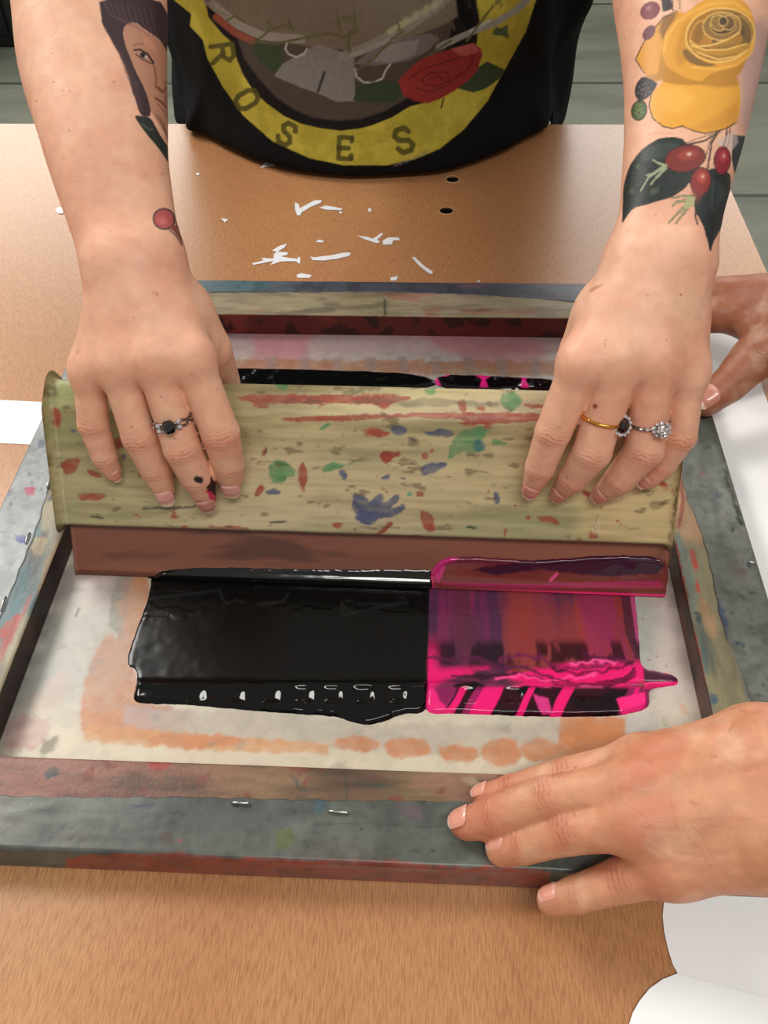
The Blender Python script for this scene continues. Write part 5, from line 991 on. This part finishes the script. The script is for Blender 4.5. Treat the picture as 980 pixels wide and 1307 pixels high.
# letters along the ring: strokes in a unit box (x right, y up), set so that their tops face the ring's centre
LET = {'R': [[(-.34, -.5), (-.34, .5), (.15, .5), (.34, .28), (.15, .02), (-.34, .02)], [(.0, .02), (.36, -.5)]], 'O': [[(-.2, .5), (.2, .5), (.36, .25), (.36, -.25), (.2, -.5), (-.2, -.5), (-.36, -.25), (-.36, .25), (-.2, .5)]],
       'S': [[(.34, .28), (.2, .48), (-.18, .48), (-.34, .26), (-.2, .06), (.2, -.06), (.34, -.28), (.18, -.48), (-.2, -.48), (-.36, -.26)]], 'E': [[(.34, .5), (-.3, .5), (-.3, -.5), (.34, -.5)], [(-.3, 0), (.18, 0)], [(.34, .5), (.34, .34)], [(.34, -.5), (.34, -.34)]]}
def letters(txt, cx, cy, upx, upy, h, w, wid, col, al=1.):
    L_ = math.hypot(upx, upy); ux, uy = upx/L_, upy/L_; rx, ry = -uy, ux
    for s in LET[txt]: p.stroke('p', [(cx+x*w*rx+y*h*ux, cy+x*w*ry+y*h*uy) for x, y in s], wid, col, .7, al)
letters('R', 284, 68, 165, -22, 28, 30, 6.4, OLV, .9); letters('O', 315, 127, 136, -80, 28, 26, 6.6, OLV, .9); letters('S', 366, 171, 60, -118, 28, 25, 6.4, OLV, .9); letters('E', 440, 189, 6, -149, 27, 25, 6.4, OLV, .9); letters('S', 515, 179, -48, -140, 31, 28, 7, OLV, .9)
for k in range(15): x = 502+k*3.0; y = 213.4-k*.95-.02*k*k; p.stroke('p', [(x, y), (x+.6, y-3.2)], 1.1, '77776f', .5, .8 if k % 4 else .2); p.stroke('p', [(x, y-1.5 if k % 2 else y-3), (x+1.8, y-2 if k % 2 else y-3.4)], .9, '77776f', .5, .7)
w = sst(.45, .7, fbm(V, 500, 2, 5)); p.c = p.c*(1-.1*w[:, None])
link('t_shirt', mesh_np(V, Q, p.c), M_shirt, p1)['label'] = 'black t-shirt printed with a yellow lettered ring around pistols and a red rose'
# sleeves and trousers
sl = Blob().grp([(shL, shL+(eL-shL)*.55, .072, .066), (shR, shR+(eR-shR)*.55, .072, .066), (shL, shR, .07, .07), (A(-.10, .85, .2), A(-.12, .82, .40), .118, .085), (A(.04, .85, .2), A(.06, .82, .40), .118, .085)], .04, .001)
V, Q = nets(sl, (-.42, .45, .12), (.4, 1.05, .54), .006, 0); link('shirt_sleeves', mesh_np(V, Q, np.tile(hx('0d0d0f'), (len(V), 1))), M_shirt, p1)
tr_ = Blob().grp([(A(-.12, .9, -.04), A(-.13, .93, FZ+.05), .085, .05), (A(.06, .9, -.04), A(.07, .93, FZ+.05), .085, .05), (A(-.1, .89, -.02), A(.04, .89, -.02), .1, .1)], .03, .001)
V, Q = nets(tr_, (-.3, .7, FZ-.02), (.25, 1.1, .12), .008, 0); V[:, 2] = np.maximum(V[:, 2], FZ+.001); link('trousers', mesh_np(V, Q), M_trouser, p1)
# -------- second person, standing beyond the right side
p2 = empty('person', (.78, .12, FZ), 'person with tanned hands steadying the frame from the right side', 'person')
N2 = A(-.05, -.15, 1.); N2 /= np.linalg.norm(N2)
zt = T+.0006
def onrail(px, py, dz, r):
    P = onz(px, py, zt+.006); k = r*depth(P)/F; return Wz(px, py, zt+k*.93+dz, r)
Bi = [Wz(815, 968, .054, 25), Wz(722, 990, .044, 23), onrail(655, 1008, .006, 20), onrail(616, 1018, .0, 17)]
Bm = [Wz(806, 1004, .058, 33), Wz(702, 1019, .047, 29), onrail(632, 1041, .006, 26.5), onrail(592, 1054, .0, 22)]
Br = [Wz(812, 1052, .055, 34), Wz(727, 1061, .044, 29), onrail(670, 1076, .005, 26), onrail(641, 1084, .0, 22)]
Bp = [Wz(862, 1103, .046, 37), Wz(793, 1123, .034, 28), Wz(735, 1142, .027, 23), Wz(703, 1150, .023, 18.5)]
Bf = [Bi, Bm, Br, Bp]
Bpalm = []
for fj, w in zip(Bf, [Wz(950, 957, .062, 40), Wz(960, 980, .066, 50), Wz(965, 1030, .064, 50), Wz(960, 1082, .055, 46)]): Bpalm.append((w[0], fj[0][0], w[1], fj[0][1]*.98))
Bpalm += [chain([Wz(870, 985, .045, 48), Wz(950, 960, .05, 52)]), chain([Wz(880, 1085, .042, 42), Wz(955, 1075, .05, 50)]), chain([Wz(860, 1030, .044, 52), Wz(950, 1020, .052, 60)]), chain([(q[0][0]-N2*.002, q[0][1]*.85) for q in Bf])]
Bth = [Wz(925, 955, .045, 38), Wz(860, 965, .034, 30), onrail(800, 985, .002, 24), onrail(755, 995, .0, 20)]
Barm = [Wz(990, 1012, .062, 109), Wz(1050, 1008, .07, 108), Wz(1130, 990, .082, 108), Wz(1260, 965, .11, 125), Wz(1380, 940, .15, 130)]
tend = [(lerpJ(w, fj[0], .1)[0]+N2*.006, fj[0][0]+N2*.005, .0045, .0045) for fj, w in zip(Bf[:3], [Wz(930, 960, .066, 40), Wz(935, 985, .068, 40), Wz(940, 1030, .066, 40)])]
fB, _ = build_hand(Bf+[Bth], Bpalm, arm_pair(Barm[:-1], .42), [(Bm[0][0]+N2*.004, Bm[0][0]+N2*.004, Bm[0][1]*.6, Bm[0][1]*.6)]+tend)
SK2, SKR2 = 'cd9270', 'b8664a'
def age(V, n, c):
    p = Paint(V, c, ((n*(CAM-V)).sum(1) > 0)*1.); p.noise('a86a44', 60, .55, .7, 3, .35); p.noise('b8604c', 35, .55, .7, 7, .35); p.poly('c7', [(540, 240), (580, 160), (690, 110), (760, 130), (730, 220), (640, 280), (560, 290)], 'b8604a', 6, .4, 4)
    for q in ([(880, 100), (872, 118)], [(820, 195), (832, 190)], [(900, 60), (920, 66)], [(760, 320), (775, 330)]): p.stroke('c7', q, 4, 'a8663e', 2, .5, 2)
    for q in ([(560, 320), (620, 350), (660, 410)], [(740, 400), (790, 460), (820, 510)], [(760, 380), (800, 430), (826, 480)], [(640, 440), (690, 470), (730, 520)], [(700, 300), (720, 390)]): p.stroke('c7', q, 2, 'a86248', 1.6, .28, 1)
    return p.c
def wrink(V, n):
    q = fbm(V, 170, 3, 4, (.5, 1.4, 1)); return V+n*((q-.5)*.0007)[:, None]
parts2 = [shade_body(fB, bbox(sum(Bf, [])+Bth+Barm[:-1], .06), .0013, Bf, N2, SK2, SKR2, 13, age, post=wrink)]
# far hand, partly behind the printer's hand
def W2(px, py, z, r): return Wz(px, py, z, r)
Ct = [W2(990, 440, .05, 36), W2(962, 457, .044, 29), W2(930, 491, .034, 23), onrail(901, 513, .001, 19)]
Cf = [[W2(968, 385, .055, 26), W2(915, 378, .055, 22), W2(872, 384, .038, 19), W2(850, 395, .027, 16)], [W2(972, 398, .053, 27), W2(915, 402, .05, 22), W2(875, 410, .036, 18), W2(855, 418, .026, 15)], [W2(965, 374, .05, 22), W2(915, 370, .048, 18), W2(880, 372, .035, 15), W2(862, 380, .026, 13)]]
Cpalm = chain([W2(935, 392, .05, 29), W2(975, 395, .052, 38), W2(1030, 400, .06, 44)])+chain([W2(965, 420, .05, 22), W2(1020, 425, .055, 40)])+chain([W2(930, 385, .048, 25), W2(975, 382, .05, 28)])
Carm = [W2(1030, 402, .06, 46), W2(1090, 400, .07, 44), W2(1190, 400, .09, 52), W2(1300, 395, .13, 60)]
fC, _ = build_hand([Ct]+Cf, Cpalm, arm_pair(Carm[:-1], .3), kweb=.006)
parts2.append(shade_body(fC, bbox(Ct+sum(Cf, [])+Carm[:-1], .05), .0015, [Ct], A(-.2, -.4, .9), '9c6248', '84462f', 16, None, post=wrink))  # skin colour darkened for the shade of the printer's arm
sA, sB = A(.70, -.06, .42), A(.72, .32, .42)
t2_ = Blob().grp([(A(.8, .08, -.02), A(.78, .06, .36), .11, .11), (A(.8, .18, -.02), A(.78, .2, .36), .11, .11), (sA, sB, .062, .062), (A(.76, .13, .42), A(.72, .13, .56), .055, .05)], .06, .001)
eB, eC = A(.50, -.06, .21), A(.53, .32, .21); t2_.grp([(sA, eB, .052, .043), (eB, Barm[-2][0], .042, Barm[-2][1]*.95)], .01, .012); t2_.grp([(sB, eC, .052, .042), (eC, Carm[-2][0], .041, Carm[-2][1]*.95)], .01, .012)
h2 = A(.68, .13, .68); t2_.grp([(h2+A(.02, 0, .02), h2+A(-.01, 0, -.02), .082, .072), (h2+A(-.055, 0, -.055), h2+A(-.06, 0, -.05), .035, .03), (h2+A(-.085, 0, -.01), h2+A(-.098, 0, -.03), .008, .012)], .03, .03)
V, Q = nets(t2_, (.12, -.36, -.2), (1.0, .56, .84), .006, 0); parts2.append((V, Q, skin_colors(V, V, np.zeros(len(V)), SK2, SKR2, 19)))
body2 = link('body', joinm(parts2), M_skin, p2)
nail(body2, fB, Bm, N2*.85+A(-.1, .5, .0), wid=.85, col='d99682', ln=1.34, tipw=.12); nail(body2, fB, Bi, N2*.8+A(0, .6, 0), col='d69682', ln=1.34, tipw=.1); nail(body2, fB, Br, N2*.85+A(0, .5, 0), col='d69480', ln=1.34, tipw=.1); nail(body2, fB, Bp, N2*.8+A(0, .6, 0), col='d6927e', ln=1.34, tipw=.12)
nail(body2, fC, Ct, A(-.1, -.2, 1.), col='c08070')
sl = Blob().grp([(A(.8, .08, -.0), A(.78, .06, .36), .125, .122), (A(.8, .18, -.0), A(.78, .2, .36), .125, .122), (sA, sB, .072, .072), (sA, sA+(eB-sA)*.7, .068, .06), (sB, sB+(eC-sB)*.7, .068, .06)], .05, .001)
V, Q = nets(sl, (.4, -.25, -.16), (1.05, .55, .56), .007, 0); link('sweater', mesh_np(V, Q), cmat('dark_knit', '23262c', .9, 0, .1, 80), p2)
tr_ = Blob().grp([(A(.82, .04, -.04), A(.84, .02, FZ+.05), .09, .05), (A(.82, .22, -.04), A(.84, .24, FZ+.05), .09, .05), (A(.81, .08, -.02), A(.81, .18, -.02), .1, .1)], .03, .001)
V, Q = nets(tr_, (.65, -.15, FZ-.02), (1.0, .4, .12), .008, 0); V[:, 2] = np.maximum(V[:, 2], FZ+.001); link('trousers', mesh_np(V, Q), M_trouser, p2)
hb = Blob().grp([(h2+A(.035, 0, .035), h2+A(.03, 0, 0), .088, .086)], .03, .001); V, Q = nets(hb, (.5, -.05, .5), (.9, .3, .86), .006, 0); link('hair', mesh_np(V, Q), cmat('grey_brown_hair', '5a4c42', .55, 0, .3, 200), p2)
# ================================================================== RINGS
def ring_frame(fj, px, py, f):
    a, b = fj[0][0], fj[1][0]; ax = (b-a)/np.linalg.norm(b-a); P = atZ(px, py, depth(a)-.01)
    t = max(0, min(1, ((P-a)@ax)/np.linalg.norm(b-a)))
    for _ in range(8):   # the axis point that projects nearest the ring
        best = min((np.linalg.norm(project((a+ax*np.linalg.norm(b-a)*s)[None])[0]-[px, py]), s) for s in np.linspace(0, 1.05, 80)); t = best[1]; break
    return a+(b-a)*t, ax
def hug(f, c, ax, off, n=48, tilt=0.):
    """closed loop around a finger, touching the skin"""
    e = np.cross(ax, [0, 0, 1.]); e /= np.linalg.norm(e); g = np.cross(e, ax); pts = []
    for k in range(n):
        th = 2*PI*k/n; d = e*math.cos(th)+g*math.sin(th); lo, hi = .003, .014
        for _ in range(22):
            mid = (lo+hi)/2
            if f((c+d*mid)[None])[0] < 0: lo = mid
            else: hi = mid
        pts.append((d, min(lo, .0125)))
    r = np.array([q[1] for q in pts]); r = np.minimum(r, np.median(r)*1.12); r = np.convolve(np.concatenate([r[-3:], r, r[:3]]), np.ones(7)/7, 'valid')
    return [c+d*(rr+off)+ax*tilt*math.sin(2*PI*k/n) for k, ((d, _), rr) in enumerate(zip(pts, r))]
RF = .6; fgL = Blob().grp(chain(Lm), .0015, .001); fgR = Blob().grp(chain(Rm), .0015, .001); fgR2 = Blob().grp(chain(Rr), .0015, .001)
def top_pt(loop, px, py):
    q = project(np.array(loop)); k = int(np.argmin(np.linalg.norm(q-[px, py], axis=1)+1e3*(np.array([depth(v) for v in loop]) > np.mean([depth(v) for v in loop])))); return np.array(loop[k]), k
# black stone ring
c, ax = ring_frame(Lm, 215, 536, fgL)
R1 = empty('ring', c, 'silver double-band ring with a round black stone and clear side stones', 'ring')
for s in (-1, 1):
    lp = hug(fgL, c+ax*s*.0011, ax, .0006); m = MB(); m.tube([q+ax*.0004*math.sin(k*1.3+s) for k, q in enumerate(lp)], .0006, 8, True); m.build('band', M_dsilver, R1)
lp = hug(fgL, c, ax, .0006); P0, k0 = top_pt(lp, 214, 538); nd = P0-c; nd /= np.linalg.norm(nd); nd = nd*RF+(CAM-P0)/np.linalg.norm(CAM-P0); nd /= np.linalg.norm(nd)
def gem(parent, name, P, nd, r, mat, h=.7, sides=10):
    e = np.cross(nd, [.3, .2, .9]); e /= np.linalg.norm(e); g = np.cross(nd, e); m = MB(); V = []
    for rr, hh in ((r*.55, h*r), (r, .35*h*r), (r*.9, .1*h*r), (r*.3, -.6*r)): V += [P+nd*hh+(e*math.cos(2*PI*k/sides)+g*math.sin(2*PI*k/sides))*rr for k in range(sides)]
    Fc = [tuple(range(sides))]+[(j*sides+k, j*sides+(k+1) % sides, (j+1)*sides+(k+1) % sides, (j+1)*sides+k) for j in range(3) for k in range(sides)]+[tuple(3*sides+k for k in range(sides))[::-1]]
    m.add(V, Fc); return m.build(name, mat, parent, False)
st1 = gem(R1, 'stone', P0+nd*.0016, nd, .0034, M_stone, .8, 12); st1['label'] = 'round black stone'
ax = ax-nd*(ax@nd); ax /= np.linalg.norm(ax); td = np.cross(ax, nd)
for k in range(6):
    a = k*PI/3+.5; d = td*math.cos(a)+ax*math.sin(a); m = MB(); m.tube([P0+d*.0030, P0+d*.0034+nd*.0030], [.0005, .0004], 6); m.build('prong', M_silver, R1)
for s in (-1, 1):
    for t_ in (-1, 1): gem(R1, 'side_stone', P0+td*s*.0046+ax*t_*.0013+nd*.0006-nd*.0006*1, nd, .00125, M_gem, .7, 8)
    for q in range(3): gem(R1, 'side_stone', lp[(k0+s*(6+q*2)) % 48]+ax*(.0011 if q % 2 else -.0011), nd, .0008, M_gem, .7, 6)
# gold ring with dark oval cluster
RF = .15; c, ax = ring_frame(Rm, 776, 536, fgR)
R2 = empty('ring', c, 'yellow gold ring with a dark oval stone in a halo of clear stones', 'ring')
m = MB(); lp = hug(fgR, c, ax, .0005, tilt=0); m.tube(lp, .00085, 10, True); m.build('band', M_gold, R2)
P0, k0 = top_pt(lp, 797, 546); nd = P0-c; nd /= np.linalg.norm(nd); nd = nd*RF+(CAM-P0)/np.linalg.norm(CAM-P0); nd /= np.linalg.norm(nd); ax = ax-nd*(ax@nd); ax /= np.linalg.norm(ax); td = np.cross(ax, nd)
m = MB(); n_ = 10
stn = MB(); Vv = []
for rr, hh in ((.5, .0022), (.95, .0012), (1., .0004), (.5, -.0004)): Vv += [P0+nd*(hh+.0012)+(ax*math.cos(2*PI*k/12)*.0031+td*math.sin(2*PI*k/12)*.0021)*rr for k in range(12)]
stn.add(Vv, [tuple(range(12))]+[(j*12+k, j*12+(k+1) % 12, (j+1)*12+(k+1) % 12, (j+1)*12+k) for j in range(3) for k in range(12)]); stn.build('stone', M_dstone, R2, False)['label'] = 'dark oval stone'
m.tube([P0+nd*.0008+(ax*math.cos(2*PI*k/24)*.0040+td*math.sin(2*PI*k/24)*.0030) for k in range(24)], .0007, 6, True); m.build('setting', M_silver, R2)
for k in range(12): a = 2*PI*k/12; gem(R2, 'halo_stone', P0+nd*.0016+ax*math.cos(a)*.0043+td*math.sin(a)*.0033, nd, .00095, M_gem, .9, 7)
# silver cluster ring
RF = .6; c, ax = ring_frame(Rr, 836, 541, fgR2)
R3 = empty('ring', c, 'silver ring with a domed cluster of clear stones', 'ring')
m = MB(); lp = hug(fgR2, c, ax, .0005); m.tube(lp, .0008, 10, True); m.build('band', M_dsilver, R3)
P0, k0 = top_pt(lp, 842, 543); nd = P0-c; nd /= np.linalg.norm(nd); nd = nd*RF+(CAM-P0)/np.linalg.norm(CAM-P0); nd /= np.linalg.norm(nd); ax = ax-nd*(ax@nd); ax /= np.linalg.norm(ax); td = np.cross(ax, nd)
m = MB(); m.ico(P0+nd*.0004, .0034, (1.1, 1, .9), 8); m.build('setting', M_dsilver, R3)
for ring_n, rr, hh in ((1, 0, .0036), (6, .0017, .0031), (10, .0031, .0019)):
    for k in range(ring_n): a = 2*PI*k/max(1, ring_n)+.3; gem(R3, 'cluster_stone', P0+td*math.cos(a)*rr*1.15+ax*math.sin(a)*rr+nd*hh, nd, .00095, M_gem, .9, 7)
for s in (-1, 1):
    for q in range(2): gem(R3, 'shoulder_stone', lp[(k0+s*(5+q*2)) % 48]+nd*.0006, nd, .0009-.0001*q, M_gem, .8, 7)
# bead bracelet glimpsed beyond the second person's far hand
q0 = W2(944, 356.5, .066, 1)[0]; BR = empty('bracelet', q0, 'thin silver bead bracelet peeking over the tanned hand behind the right forearm', 'bracelet')
for k in range(9):
    P = W2(924+k*3.4, 359.5-1.8*math.sin(k/8*PI)+(.8 if k % 2 else 0), .060, 1)[0]; m = MB(); m.ico(P, .0012, (1, 1, 1), 6); m.build('bead', M_stone if k == 3 else M_silver, BR)
# ================================================================== LIGHT
W = bpy.data.worlds.new('world'); bpy.context.scene.world = W; W.use_nodes = True
bg = W.node_tree.nodes['Background']; bg.inputs[0].default_value = (1., .98, .95, 1); bg.inputs[1].default_value = .36
def area(name, loc, tgt, sx, sy, power, col=(1, .96, .9)):
    l = bpy.data.lights.new(name, 'AREA'); l.shape = 'RECTANGLE'; l.size = sx; l.size_y = sy; l.energy = power; l.color = col
    o = bpy.data.objects.new(name, l); COL.objects.link(o); o.location = loc; o.rotation_euler = (Vector(tgt)-Vector(loc)).to_track_quat('-Z', 'Y').to_euler(); return o
area('ceiling_or_fill_lamp', (-1.3, 1.1, 1.65), (0, .25, 0), .9, .5, 32)
area('ceiling_or_fill_lamp', (.25, 2.4, 1.75), (0, .3, 0), 1.3, .3, 20)
area('ceiling_or_fill_lamp', (.35, -.75, 1.8), (.1, .1, 0), 1.3, .2, 21)  # front fill, added to brighten the side nearest the camera
area('ceiling_or_fill_lamp', (-1.55, 4.1, 1.5), (-.5, 1.0, 0), 2.2, .9, 44)
area('ceiling_or_fill_lamp', (1.2, 4.1, 1.5), (.4, 1.0, 0), 2., .8, 33)
vs_ = bpy.context.scene.view_settings; vs_.view_transform = 'Standard'; vs_.look = 'None'; vs_.exposure = 0.; vs_.gamma = 1.; vs_.use_curve_mapping = False
